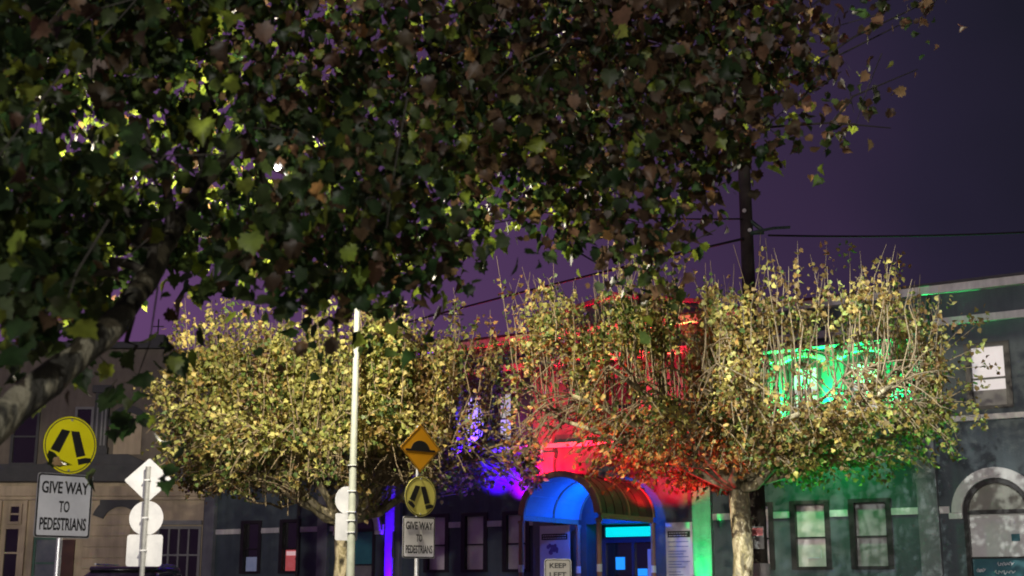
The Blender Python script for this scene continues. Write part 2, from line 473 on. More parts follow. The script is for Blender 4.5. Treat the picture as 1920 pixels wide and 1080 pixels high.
def arch_window(a, b, upper, middle, lower):
    c, r = (a + b) / 2, (b - a) / 2
    m = MB(); f = 0.085
    m.box(a - 0.02, a + f, -0.03, 0.1, ADOWN, ASPR); m.box(b - f, b + 0.02, -0.03, 0.1, ADOWN, ASPR)
    m.ring(c, ASPR, r - f, r + 0.02, -0.03, 0.1, 0, math.pi, 28)
    m.box(a + f, b - f, -0.035, 0.1, ASPR - 0.05, ASPR + 0.045)
    m.box(a + f, b - f, -0.02, 0.1, 2.12, 2.16); m.box(a + f, b - f, -0.03, 0.1, ADOWN, ADOWN + 0.1)
    o = m.build("arched_window", DARK, bld, bevel=0.005)
    n = 24
    p = MB(); p.prism([(c + r * math.cos(k * math.pi / n), ASPR + r * math.sin(k * math.pi / n)) for k in range(n + 1)], 0.105, 0.12)
    p.build("fan_pane", upper, o)
    p = MB(); p.box(a + 0.01, b - 0.01, 0.105, 0.12, 2.141, ASPR); p.build("pane", middle, o)
    p = MB(); p.box(a + 0.01, b - 0.01, 0.105, 0.12, ADOWN, 2.139); p.build("lower_pane", lower, o)
    h = MB(); h.ring(c, ASPR, r + 0.03, r + 0.27, -0.09, -0.001, 0, math.pi, 28)
    h.box(c - r - 0.34, c - r - 0.03, -0.07, -0.001, ASPR - 0.14, ASPR - 0.002); h.box(c + r + 0.03, c + r + 0.34, -0.07, -0.001, ASPR - 0.14, ASPR - 0.002)
    h.build("arch_hood", TRIM, bld, bevel=0.01)
    return o


aw = arch_window(-18.55, -17.30, DGLASS, TEALBLIND, BLINDGREY)
PANEG = mat("milky_window_film", (0.50, 0.51, 0.49), 0.42, (0.68, 0.68, 0.66), 2.5, coat=0.4)
TEALP = mat("teal_window_poster", (0.015, 0.10, 0.125), 0.5, (0.025, 0.14, 0.17), 3, coat=0.3)
aw = arch_window(0.0, 1.46, mat("olive_grey_film", (0.20, 0.20, 0.17), 0.45, (0.27, 0.27, 0.23), 3, coat=0.4), PANEG, TEALP)
s = MB(); s.box(0.98, 1.16, 0.08, 0.1, 2.50, 2.66); s.build("square_sticker", TEALP, aw)
s = MB()
rng = random.Random(5)
for row, (zz, x0, x1) in enumerate(((2.00, .62, .98), (1.82, .55, 1.0), (1.86, .16, .34))):
    pts = []
    for k in range(26):
        t_ = k / 25
        pts.append((x0 + (x1 - x0) * t_ + .02 * math.sin(k * 1.9), 0.095, zz + .045 * math.sin(k * 1.35) * (0.5 + rng.random() * .6)))
    s.tube(pts, 0.011, 5)
s.build("script_lettering", SIGNW, aw, smooth=True)

# door recess
dr = MB(); a, b, z0, z1 = DOOR
DBLUE = mat("dark_blue_door_paint", (0.02, 0.025, 0.06), 0.4, (0.03, 0.035, 0.08), 4)
dr.box(a, a + 0.16, 0.72, 0.84, z0, z1); dr.box(b - 0.16, b, 0.72, 0.84, z0, z1)
dr.box(a + 0.16, b - 0.16, 0.72, 0.84, 2.66, 2.82); dr.box(a + 0.16, b - 0.16, 0.72, 0.84, 3.08, z1)
dr.box(a + .98, a + 1.06, 0.72, 0.84, z0, 2.66)
door = dr.build("entrance_door", DBLUE, bld, bevel=0.006)
box("door_glass", DGLASS, door, a + 0.16, b - 0.16, 0.79, 0.80, z0, 2.66)
box("fanlight", mat("lit_fanlight_glass", (0.05, 0.5, 0.6), 0.3, emit=(0.0, 0.86, 0.95), estr=0.95), door, a + 0.16, b - 0.16, 0.79, 0.80, 2.82, 3.08)
BN = mat("blue_glow_notice", (0.1, 0.4, 0.7), 0.5, emit=(0.0, 0.30, 1.0), estr=0.8)  # blue porch light put into the notices as colour and glow
box("notice", BN, door, a + 1.02 - .55, a + 1.02 - .28, 0.76, 0.785, 1.95, 2.28)
box("notice", BN, door, a + 1.02 + .12, a + 1.02 + .40, 0.76, 0.785, 1.78, 1.97)
box("notice", mat("pale_notice", (0.5, 0.48, 0.58), 0.5, (0.4, 0.38, 0.5), 4), door, a + 1.02 + .42, a + 1.02 + .70, 0.76, 0.785, 1.6, 2.48)
h = MB(); h.tube([(a + .92, 0.68, 1.0), (a + .92, 0.68, 1.5)], 0.015, 8); h.build("handle", GALV, door)

# rain pipes
for s_, col in ((-16.42, PIL), (-20.15, DARK), (-0.40, DARK)):
    t = MB(); zz0, zz1 = (0.2, 3.1) if s_ == -16.42 else ((0.2, 4.4) if s_ < -19 else (5.5, 8.25))
    t.tube([(s_, -0.24, zz0), (s_, -0.24, zz1)], 0.05, 10)
    for zz in np.arange(zz0 + 0.3, zz1, 0.9): t.tube([(s_, -0.24, zz), (s_, -0.24, zz + 0.06)], 0.062, 10)
    t.build("downpipe", col, bld, smooth=False)

# ------------------------------------------------------------------ notices fixed to the wall
BOARD = mat("white_notice_board", (0.62, 0.60, 0.62), 0.45, (0.70, 0.68, 0.70), 4)


def notice(s0, s1, z0, z1, label, pict):
    o = thing("notice_board", fw((s0 + s1) / 2, -0.19 if pict else -0.02, z0), label, "notice board", rot=(0, 0, FROT))
    hw = (s1 - s0) / 2; H = z1 - z0
    box("board", BOARD, o, -hw, hw, -0.03, 0.018, 0, H, bevel=0.005)
    box("heading_bar", INK, o, -hw + .06, hw - .06, -0.036, -0.031, H - .38, H - .22)
    m = MB()
    rg = random.Random(3)
    for zz in (H - .28, H - .345):
        x = -hw + .10
        while x < hw - .14:
            l = rg.uniform(.03, .08); m.box(x, min(x + l, hw - .1), -0.040, -0.037, zz, zz + .022); x += l + .018
    m.build("heading_text", BOARD, o)
    m = MB()
    if pict:
        for k in range(9):
            m.disc(rg.uniform(-.22, .12), H - .60 + rg.uniform(-.12, .08), rg.uniform(.03, .075), -0.036, -0.031, 12)
        m.build("picture", mat("violet_print", (0.12, 0.05, 0.16), 0.5, (0.3, 0.2, 0.35), 8), o)
    else:
        zz = H - .5
        while zz > 0.1:
            m.box(-hw + .07, hw - .07 - rg.random() * .3, -0.036, -0.031, zz, zz + .018); zz -= rg.choice((.07, .07, .12))
        m.build("printed_lines", mat("blue_print", (0.08, 0.14, 0.34), 0.5), o)
    return o


notice(-11.36, -10.42, 1.2, 3.12, "white notice with dark heading and violet picture left of the entrance", True)
notice(-7.62, -6.86, 1.2, 3.12, "white notice full of printed lines beside the green lit pilaster", False)

# ------------------------------------------------------------------ barrel vaulted entrance canopy
can = thing("entrance_canopy", fw(-9.0, 0, 0.13), "barrel vaulted canopy on brown posts over entrance, blue inside", "canopy", rot=(0, 0, FROT))
BROWN = mat("brown_painted_steel", (0.30, 0.155, 0.10), 0.5, (0.38, 0.21, 0.135), 6, 0.1)
VOUT = mat("canopy_sheeting", (0.030, 0.022, 0.019), 0.6, (0.050, 0.038, 0.032), 2.5, 0.1)
VIN = mat("canopy_lining", (0.26, 0.32, 0.46), 0.6, (0.32, 0.38, 0.52), 3)
ZS = 3.12; RV = 1.12; EZ = 0.90; DP = -3.1
m = MB(); m.ring(0, ZS, RV - .015, RV + .03, DP + .02, -0.19, 0, math.pi, 36, EZ)
m.build("vault_roof", VOUT, can, smooth=False)
for yy in np.arange(DP + .35, -.4, .42):
    m = MB(); m.ring(0, ZS, RV + .031, RV + .048, yy, yy + .035, 0, math.pi, 30, EZ); m.build("sheet_seam", VOUT, can)
m = MB(); m.ring(0, ZS, RV - .055, RV - .018, DP + .06, -0.20, 0, math.pi, 36, EZ)
m.build("vault_lining", VIN, can)
m = MB()
for k in range(1, 6):
    a_ = math.pi * k / 6
    m.tube([((RV - .06) * math.cos(a_), DP + .07, ZS + (RV - .06) * EZ * math.sin(a_)), ((RV - .06) * math.cos(a_), -0.21, ZS + (RV - .06) * EZ * math.sin(a_))], 0.014, 6)
m.build("lining_batten", VIN, can)
for yy in (DP - .03, -1.65, -0.30):
    m = MB(); m.ring(0, ZS, RV - (.11 if yy < -3 else .075), RV + .06, yy, yy + .09, 0, math.pi, 36, EZ)
    m.build("arch_rib", BROWN, can, bevel=0.006)
for sg in (-1, 1):
    x_ = sg * RV
    box("side_beam", BROWN, can, x_ - .045, x_ + .045, DP + .061, -0.31, ZS - .13, ZS - .002, bevel=0.006)
    for yy in (DP + .015, -0.26):
        m = MB(); m.tube([(x_, yy, 0), (x_, yy, ZS - .135)], 0.062, 12)
        m.tube([(x_, yy, 0), (x_, yy, .03)], 0.11, 12); m.tube([(x_, yy, ZS - .2), (x_, yy, ZS - .135)], 0.085, 12)
        p = m.build("post", BROWN, can, smooth=False)
        m = MB(); m.tube([(x_, yy, 1.72), (x_, yy, 1.90)], 0.068, 12)
        m.build("reflective_tape", mat("white_reflective_tape", (0.8, 0.8, 0.8), 0.4, emit=None), p)

# ------------------------------------------------------------------ corner building at the left
CY = 46.0
cb = thing("corner_building", (-14.0, CY, 0), "cream and grey corner building with rusticated base and fluted upper column, behind the left signs", "building")
CREAM = mat("cream_render", (0.46, 0.37, 0.26), 0.75, (0.56, 0.46, 0.33), 1.6, 0.3, bscale=18, streak=0.2)
TAUPE = mat("taupe_render", (0.145, 0.122, 0.098), 0.75, (0.215, 0.182, 0.145), 1.5, 0.3, bscale=18, streak=0.2)
CDARK = mat("charcoal_moulding", (0.045, 0.048, 0.052), 0.6, (0.07, 0.072, 0.075), 3, 0.2)
CSTRIPE = mat("grey_fluting", (0.20, 0.20, 0.20), 0.6, (0.26, 0.26, 0.26), 5)


def cbx(u): return at(u, 900, CY).x + 14.0


def cz(v): return at(500, v, CY).z


zc0, zc1 = cz(931), cz(912)
zl0, zl1 = cz(905), cz(872)
XR = cbx(398); XL = -9.5; XC = cbx(170)
m = MB(); m.box(XL, XR, 0.0, 9, zl0, cz(655)); m.build("upper_wall", TAUPE, cb)
m = MB(); m.box(XL, XR, 0.004, 9, 0, zl0 - .002)
m.build("ground_wall", CREAM, cb)
m = MB(); zz = 0.3
while zz < zc0 - .25:          # rusticated courses
    m.box(cbx(165), cbx(252), -0.06, 0.0, zz, zz + 0.33); zz += 0.36
m.build("rusticated_quoin", CREAM, cb, bevel=0.02)
m = MB(); m.box(XL, XR + .05, -0.25, -0.002, zc0, zc1); m.box(XL, XR + .05, -0.18, -0.003, zc0 - .12, zc0 - .003)
m.build("cornice", CREAM, cb, bevel=0.02)
m = MB(); m.box(XL, XR + .05, -0.45, -0.004, zl0 + .01, zl1)
m.prism([(XC - 1.6, zl1 + .003), (XC + 2.1, zl1 + .003), (XC + 1.3, zl1 + .35), (XC - .9, zl1 + .35)], -0.3, -0.004)
m.build("ledge", CDARK, cb, bevel=0.02)
m = MB(); m.box(XL, cbx(290), -0.3, 9.1, cz(655) + .002, cz(643)); m.box(cbx(255), cbx(285), 0.5, 1.2, cz(643) + .003, cz(622))
m.build("parapet", CDARK, cb, bevel=0.02)
m = MB(); m.tube([(cbx(268), 0.8, cz(622)), (cbx(268), 0.8, cz(590))], 0.025, 6); m.tube([(cbx(258), 0.8, cz(604)), (cbx(279), 0.8, cz(604))], 0.02, 6)
m.build("roof_aerial", DARK, cb)
m = MB(); x0, x1 = cbx(172), cbx(198)
m.box(x0, x1, -0.22, -0.005, zl1 + .36, cz(738)); m.box(x0 - .1, x1 + .1, -0.3, -0.005, cz(738) + .002, cz(724)); m.box(x0 - .05, x1 + .05, -0.26, -0.005, zl1 + .352, zl1 + .6)
m.build("column", CDARK, cb, bevel=0.015)
m = MB()
for q in (.25, .6, .85): m.box(x0 + (x1 - x0) * q - .03, x0 + (x1 - x0) * q + .03, -0.245, -0.222, zl1 + .65, cz(748))
m.build("column_fluting", CSTRIPE, cb)
m = MB(); c_ = cbx(235); m.ring(c_, cz(800), .48, .72, -0.12, -0.004, 0, math.pi, 20); m.build("arch_moulding", CDARK, cb)
m = MB(); m.box(c_ - .47, c_ + .47, -0.05, -0.003, zl1 + .36, cz(800)); m.ring(c_, cz(800), 0.0, .47, -0.05, -0.003, 0, math.pi, 20)
m.build("blind_panel", CREAM, cb)


def cwin(u0, u1, v0, v1, fm, pane, bars=1):
    a, b, z0, z1 = cbx(u0), cbx(u1), cz(v1), cz(v0)
    m = MB(); f = .09
    m.box(a - f, a, -0.08, -0.004, z0 - f, z1 + f); m.box(b, b + f, -0.08, -0.004, z0 - f, z1 + f)
    m.box(a, b, -0.08, -0.004, z1, z1 + f); m.box(a - .04, b + .04, -0.12, -0.004, z0 - f, z0)
    o = m.build("window", fm, cb, bevel=0.006)
    box("pane", pane, o, a, b, -0.02, -0.006, z0, z1)
    m = MB(); m.box(a, b, -0.06, -0.021, (z0 + z1) / 2 - .03, (z0 + z1) / 2 + .03)
    for k in range(1, bars): xx = a + (b - a) * k / bars; m.box(xx - .03, xx + .03, -0.065, -0.021, z0, z1)
    m.build("glazing_bar", fm, o)
    return o


cwin(138, 164, 768, 868, CSTRIPE, DGLASS)
cwin(20, 62, 770, 868, CDARK, DGLASS)
cwin(305, 378, 992, 1090, CSTRIPE, DGLASS, 4)
cwin(26, 42, 950, 978, CREAM, DGLASS); cwin(20, 44, 992, 1082, CREAM, DGLASS)
cwin(78, 118, 1012, 1100, mat("green_painted_frame", (0.05, 0.14, 0.10), 0.5, (0.08, 0.18, 0.13), 4), mat("pale_shop_glass", (0.13, 0.16, 0.18), 0.2, (0.2, 0.22, 0.24), 2, coat=0.4))
m = MB(); m.box(cbx(122), cbx(150), -0.1, -0.004, 0, cz(1012)); m.build("door", mat("oxblood_door", (0.06, 0.018, 0.012), 0.5, (0.09, 0.03, 0.02), 3), cb)
m = MB(); m.box(cbx(300), cbx(384), -0.16, -0.004, cz(984), cz(976)); m.build("window_lintel", CSTRIPE, cb)
m = MB(); c_ = cbx(232); m.ring(c_, cz(985), .62, 1.0, -0.16, -0.062, R(20), R(160), 20); m.box(c_ - .72, c_ + .6, -0.15, -0.062, cz(948), cz(934)); m.build("door_hood", CDARK, cb)
m = MB()
for u in (2, 50, 66):
    m.box(cbx(u), cbx(u) + .14, -0.14, -0.004, 0, zc0 - .13)
m.build("shopfront_column", CREAM, cb, bevel=0.01)
m = MB(); m.box(cbx(386), XR, -0.10, -0.004, 0, zc0 - .13); m.build("end_pier", CDARK, cb, bevel=0.01)

# ------------------------------------------------------------------ lettering
def lettering(txt, w_, h_, cx, cz_, y, parent, m, name="lettering", bold=0.0):
    cu = bpy.data.curves.new(name, 'FONT'); cu.body = txt; cu.extrude = 0.02; cu.offset = bold; cu.resolution_u = 3
    ob = bpy.data.objects.new("tmp", cu); C.objects.link(ob)
    dg = bpy.context.evaluated_depsgraph_get()
    me = bpy.data.meshes.new_from_object(ob.evaluated_get(dg))
    bpy.data.objects.remove(ob)
    co = np.array([v.co[:] for v in me.vertices])
    mn, mx = co.min(0), co.max(0)
    out = []
    for v in co:
        out.append((cx + ((v[0] - mn[0]) / (mx[0] - mn[0]) - .5) * w_, y - .001 - (v[2] - mn[2]) / (mx[2] - mn[2]) * .0015, cz_ + ((v[1] - mn[1]) / (mx[1] - mn[1]) - .5) * h_))
    me.vertices.foreach_set("co", np.array(out).ravel())
    me.name = name; me.materials.clear(); me.materials.append(m)
    o = bpy.data.objects.new(name, me); C.objects.link(o); o.parent = parent
    return o


def legs(parent, cx, cz_, k, y):
    m = MB()
    def P(pts): m.prism([(cx + a * k, cz_ + b * k) for a, b in pts], y - .002, y - .0005)
    P([(-.375, -.085), (-.205, -.14), (-.02, .265), (-.185, .285)])
    P([(-.005, .265), (.135, -.205), (.305, -.16), (.155, .265)])
    P([(-.40, -.11), (-.43, -.19), (-.235, -.32), (-.185, -.255), (-.285, -.15)])
    P([(.155, -.235), (.18, -.34), (.43, -.275), (.405, -.20), (.30, -.20)])
    return m.build("walking_legs_symbol", INK, parent)


def disc_sign(parent, cx, cz_, r, face, y=-.045):
    m = MB(); m.disc(cx, cz_, r, y, y + .006, 48); d = m.build("round_sign", RIM, parent)
    m = MB(); m.disc(cx, cz_, r - .006, y - .0015, y - .0003, 48); m.build("sign_face", face, d)
    m = MB(); m.ring(cx, cz_, r * .90, r * .935, y - .0026, y - .0018, n=48); m.build("rim_line", RIM, d)
    m = MB()
    for q in (r * .86, -r * .86): m.disc(cx, cz_ + q, .012, y - .006, y - .002, 10)
    m.build("bolt", GALV, d)
    return d


def text_panel(parent, w_, h_, z0, rows, face=None, y=-.045, rad=.03):
    m = MB(); m.prism(rrect(-w_ / 2, w_ / 2, z0, z0 + h_, rad), y, y + .006); p = m.build("sign_panel", GALV, parent)
    m = MB(); m.prism(rrect(-w_ / 2 + .008, w_ / 2 - .008, z0 + .008, z0 + h_ - .008, rad - .004), y - .0015, y - .0003); m.build("border", INK, p)
    m = MB(); m.prism(rrect(-w_ / 2 + .024, w_ / 2 - .024, z0 + .024, z0 + h_ - .024, rad - .01), y - .0035, y - .0018); m.build("sign_face", face or SIGNW, p)
    for txt, rw, rh, rz in rows:
        lettering(txt, w_ * rw, h_ * rh, 0, z0 + h_ * rz, y - .0042, p, INK, bold=.022)
    m = MB()
    for q in (.87, .13): m.disc(0, z0 + h_ * q, .010, y - .009, y - .004, 10)
    m.build("bolt", RIM, p)
    return p


def sign_thing(name, u, v, D, yaw, label, cat="road sign", ztop=4, r=.03, postmat=None):
    p = at(u, v, D)
    o = thing(name, (p.x, p.y, 0.0), label, cat, rot=(0, 0, R(yaw)))
    m = MB(); m.tube([(0, 0, 0), (0, 0, ztop)], r, 14); m.tube([(0, 0, ztop), (0, 0, ztop + .01)], r * 1.05, 14)
    m.build("post", postmat or GALV, o, smooth=False)
    return o


ROWS = [("GIVE WAY", .84, .19, .78), ("TO", .19, .18, .485), ("PEDESTRIANS", .83, .195, .215)]


def zat(v, D): return at(960, v, D).z


# left crossing sign (close)
D = 14.0
o = sign_thing("pedestrian_crossing_sign", 116, 950, D, 46, "lime yellow walking legs disc over GIVE WAY TO PEDESTRIANS panel, largest, far left", ztop=zat(790, D))
disc_sign(o, .02, zat(835, D), .305, SIGNY); legs(o, .02, zat(836, D), 0.58, -.047)
text_panel(o, .62, zat(889, D) - zat(1009, D), zat(1009, D), ROWS)
# middle crossing sign
D = 20.0
o = sign_thing("road_hump_sign", 783, 950, D, 42, "amber hump diamond above pale yellow walking legs disc and GIVE WAY panel", ztop=zat(800, D), r=.032)
zc = zat(841, D); hh = zat(795, D) - zc
m = MB(); m.prism([(-.39, zc), (0, zc - hh), (.39, zc), (0, zc + hh)], -.045, -.039); dm = m.build("diamond_sign", RIM, o, bevel=0.0)
k = .975; m = MB(); m.prism([(-.39 * k, zc), (0, zc - hh * k), (.39 * k, zc), (0, zc + hh * k)], -.0465, -.0453); m.build("sign_face", SIGNA, dm)
m = MB(); b_ = zc - .015
prof = [(-.28, b_ - .03), (.28, b_ - .03), (.28, b_), (.18, b_)] + [(.17 * math.cos(t_), b_ + .13 * math.sin(t_)) for t_ in np.linspace(.25, math.pi - .25, 12)] + [(-.18, b_), (-.28, b_)]
m.prism(prof, -.0485, -.047); m.build("hump_symbol", INK, dm)
m = MB()
for k1, k2 in ((.90, .925),):
    pts1 = [(-.39 * k2, zc), (0, zc - hh * k2), (.39 * k2, zc), (0, zc + hh * k2)]; pts0 = [(-.39 * k1, zc), (0, zc - hh * k1), (.39 * k1, zc), (0, zc + hh * k1)]
    for i in range(4):
        j = (i + 1) % 4; m.prism([pts1[i], pts1[j], pts0[j], pts0[i]], -.0475, -.0468)
m.build("rim_line", RIM, dm)
disc_sign(o, 0.02, zat(931, D), .30, SIGNY2); legs(o, .02, zat(931, D), 0.56, -.047)
text_panel(o, .60, zat(969, D) - zat(1047, D), zat(1047, D), ROWS, SIGNW2)
# keep left sign on the island
D = 22.0
o = sign_thing("keep_left_sign", 1045, 1060, D, 8, "small grey KEEP LEFT panel in front of the canopy", ztop=zat(1050, D) - .02)
text_panel(o, .44, .62, zat(1048, D) - .62, [("KEEP", .62, .125, .83), ("LEFT", .62, .125, .60)], SIGNG, rad=.045)
m = MB(); zz = zat(1048, D) - .5; m.prism([(-.14, zz + .06), (0, zz - .06), (0, zz + .02), (.14, zz + .02), (.14, zz + .10), (0, zz + .10), (0, zz + .18)], -.051, -.0495); m.build("arrow_symbol", INK, o)
isl = MB(); p = at(1045, 1060, D); isl.prism(rrect(-.9, .9, -1.6, 1.6, .85, 8), 0, 1)
isl.v = [(p.x + a, p.y + c + .1, b * .14) for a, b, c in isl.v]
tag(isl.build("traffic_island", CONC, bevel=0.02), kind="structure")
# sign pair seen from behind
D = 22.5
o = sign_thing("road_sign_back", 273, 960, D, 0, "three bare white sign backs, diamond, disc and square, on one post at the left", ztop=zat(876, D), r=.042, postmat=mat("dull_steel_post", (0.17, 0.175, 0.185), 0.55, (0.24, 0.245, 0.255), 8, metal=0.2))
zc = zat(900, D)
m = MB(); hw = .392; hv = zat(860, D) - zc
pts = []
for i, (cx_, cz_) in enumerate(((hw, 0), (0, hv), (-hw, 0), (0, -hv))):
    a0 = [0, 90, 180, 270][i]
    for q in (-40, -20, 0, 20, 40):
        pts.append((cx_ * .93 + .03 * math.cos(R(a0 + q)), zc + cz_ * .93 + .03 * math.sin(R(a0 + q))))
m.prism(pts, .06, .066); m.build("diamond_sign", ALU, o)
m = MB(); m.disc(0, zat(971, D), .284, .06, .066, 48); m.build("round_sign", ALU, o)
m = MB(); z0 = zat(1062, D); m.prism(rrect(-.297, .297, z0, zat(1002, D), .05), .06, .066); m.build("square_sign", ALU, o)
for v in (900, 971, 1032): box("bracket", GALV, o, -.048, .048, -.044, .06, zat(v, D) - .012, zat(v, D) + .012)

# ------------------------------------------------------------------ the lit street lamp on its pale pole
D = 22.0
pb = at(659, 1000, D)
pole = thing("street_lamp", (pb.x, pb.y, 0), "tall pale street lamp pole with its lit lamp reaching into the leaves", "street lamp")
zt = zat(548, D)
m = MB(); m.tube([(0, 0, 0), (0, 0, 1.0), (0, 0, zt)], [.074, .072, .046], 18); m.tube([(0, 0, 0), (0, 0, .03)], .18, 14); m.build("pole", POLEW, pole, smooth=False)
m = MB()
L = LAMP - Vector((pb.x, pb.y, 0))
pts = [Vector((0, 0, zt - .12)), Vector((0, 0, zt + .12)) + L.xy.to_3d() * .05, Vector((L.x * .3, L.y * .3, zt + .45)), Vector((L.x * .7, L.y * .7, L.z - .05)), Vector((L.x * .93, L.y * .93, L.z + .04))]
m.tube(pts, [.05, .048, .042, .036, .034], 12); m.build("arm", POLEW, pole, smooth=True)
dirv = L.xy.normalized()
m = MB()
for tt in np.linspace(0, 1, 7):
    pass
prof = [(0, .05), (.08, .10), (.3, .16), (.55, .15), (.75, .09), (.82, .03)]
ctr = Vector((L.x, L.y, L.z + .05))
m.tube([ctr + dirv.to_3d() * (q - .45) for q, _ in prof], [r_ for _, r_ in prof], 14)
m.v = [(x_, y_, max(z_, L.z + .02)) for x_, y_, z_ in m.v]
hd = m.build("lamp_head", mat("grey_lamp_housing", (0.03, 0.03, 0.03), 0.7, (0.04, 0.04, 0.04), 5), pole, smooth=True)
m = MB()
n = 16; rings = 6
vsx = []; fsx = []
for i in range(rings):
    a_ = math.pi / 2 * i / (rings - 1)
    for k in range(n):
        b_ = 2 * math.pi * k / n
        vsx.append((L.x + .042 * math.cos(a_) * math.cos(b_), L.y + .042 * math.cos(a_) * math.sin(b_), L.z - .005 - .042 * math.sin(a_)))
for i in range(rings - 1):
    for k in range(n): fsx.append((i * n + k, i * n + (k + 1) % n, (i + 1) * n + (k + 1) % n, (i + 1) * n + k))
m.add(vsx, fsx); m.build("lamp_lens", mat("lit_lamp_lens", (1, 1, 1), 0.3, emit=(1.0, 0.97, 0.88), estr=60), hd, smooth=True)
# the sign backs bolted to the pole
m = MB(); m.disc(0, 0, .225, -.003, .003, 36); d1 = m.build("round_sign", ALU, pole); d1.location = (-.10, .12, zat(937, D)); d1.rotation_euler = (0, 0, R(38))
m = MB(); m.prism(rrect(-.21, .21, zat(1013, D), zat(962, D), .03), -.003, .003); d2 = m.build("square_sign", ALU, pole); d2.location = (-.10, .12, 0); d2.rotation_euler = (0, 0, R(38))
for v in (873, 921, 960, 976, 998):
    box("bracket", GALV, pole, -.082, .06, -.084, .10, zat(v, D) - .006, zat(v, D) + .006)

# ------------------------------------------------------------------ wooden power pole and cables
D = 27.0
up = at(1424, 1040, D)
TIMB = mat("weathered_timber", (0.022, 0.018, 0.013), 0.85, (0.05, 0.042, 0.032), 5, 0.5, bscale=30)
pw = thing("power_pole", (up.x, up.y, 0), "dark timber power pole rising behind the right hand tree", "power pole")
m = MB(); m.tube([(0, 0, 0), (0, 0, 6), (0, 0, 13.2)], [.17, .145, .115], 14); m.build("pole", TIMB, pw, smooth=True)
m = MB(); m.box(-1.1, 1.1, -.17, -.06, 12.2, 12.32); m.build("crossarm", TIMB, pw)
for q in (-.95, -.4, .4, .95):
    m = MB(); m.tube([(q, -.11, 12.32), (q, -.11, 12.45), (q, -.11, 12.5)], [.02, .05, .03], 10); m.build("insulator", TRIM, pw)
zb = zat(440, D)
m = MB(); m.tube([(0.0, -.05, zb + .35), (.30, -.1, zb + .08), (.33, -.1, zb + .02), (.05, -.12, zb)], .045, 8); m.tube([(.05, -.15, zb), (.5, -.3, zb + .06), (.85, -.3, zb + .08)], .03, 8)
m.build("cable_bracket", mat("green_black_plastic", (0.02, 0.045, 0.035), 0.5, (0.03, 0.06, 0.05), 5), pw)
for ix_, iz_, iy_ in ((-.06, zb + .48, -.15), (.03, zb + .05, -.18)):
    m = MB(); m.disc(ix_, iz_, .042, iy_ - .02, iy_ + .02, 12); m.build("insulator", TRIM, pw)
m = MB(); zz = zat(1030, D); m.box(-.22, .06, -.24, -.175, zz, zz + .44); b1 = m.build("meter_box", SIGNG, pw, bevel=0.01)
box("red_label", mat("red_white_label", (0.5, 0.07, 0.07), 0.5, (0.6, 0.25, 0.25), 10), b1, -.20, .04, -.244, -.2405, zz + .26, zz + .41)
m = MB(); m.tube([(0, 0, .05), (0, 0, 1.95)], .20, 14); m.build("pole_sheath", mat("grey_steel_sheath", (0.25, 0.25, 0.25), 0.55, (0.35, 0.34, 0.33), 7, 0.3), pw)
WIRE = mat("black_cable", (0.003, 0.003, 0.004), 0.8, (0.005, 0.005, 0.005), 3)


def cable(a, b, sag, label, r=.018, name="power_cable"):
    a, b = Vector(a), Vector(b); m = MB(); n = 24
    pts = []
    for k in range(n + 1):
        t_ = k / n; p_ = a.lerp(b, t_); p_.z -= sag * 4 * t_ * (1 - t_); pts.append(p_ - a)
    m.tube(pts, r, 6); o = m.build(name, WIRE, None, smooth=True); o.location = a
    return tag(o, label, "cable", "overhead cables at the power pole")


A = Vector((up.x, up.y - .15, 0))
cable(A + Vector((.4, -.1, zat(447, D))), at(2100, 424, 29), .1, "black overhead cable running right from the power pole to the frame edge", .022)
cable(A + Vector((-.1, 0, zat(451, D))), at(690, 625, 40), -.06, "black overhead cable dropping left from the power pole behind the trees", .028)
cable(A + Vector((-.1, 0, zat(414, D))), at(900, 385, 34), .12, "thin upper overhead cable left of the power pole", .018)

# ------------------------------------------------------------------ parked car (only its roof shows)
car = thing("parked_car", (-8.1, 28.6, 0.0), "dark parked four wheel drive, only its roof showing below the white sign backs", "car")
CARP = mat("black_car_paint", (0.012, 0.013, 0.016), 0.22, (0.016, 0.017, 0.02), 4, coat=1.0)
CGL = mat("car_glass", (0.02, 0.022, 0.025), 0.05, coat=0.6)
RUB = mat("tyre_rubber", (0.02, 0.02, 0.02), 0.85, (0.03, 0.03, 0.03), 9, 0.2)


def loft(sections, nm, m_, parent, smooth=True):
    """sections: (y, halfwidth, z0, z1, corner radius) rounded rectangles along y"""
    mb = MB(); vs_ = []; fs_ = []; nn = None
    for y_, hw_, z0_, z1_, rr_ in sections:
        ring_ = rrect(-hw_, hw_, z0_, z1_, rr_, 5); nn = len(ring_)
        vs_ += [(p_[0], y_, p_[1]) for p_ in ring_]
    for i in range(len(sections) - 1):
        for k in range(nn):
            k2 = (k + 1) % nn; fs_.append((i * nn + k, i * nn + k2, (i + 1) * nn + k2, (i + 1) * nn + k))
    fs_.append(tuple(range(nn))); fs_.append(tuple((len(sections) - 1) * nn + k for k in range(nn - 1, -1, -1)))
    mb.add(vs_, fs_); return mb.build(nm, m_, parent, smooth=smooth)


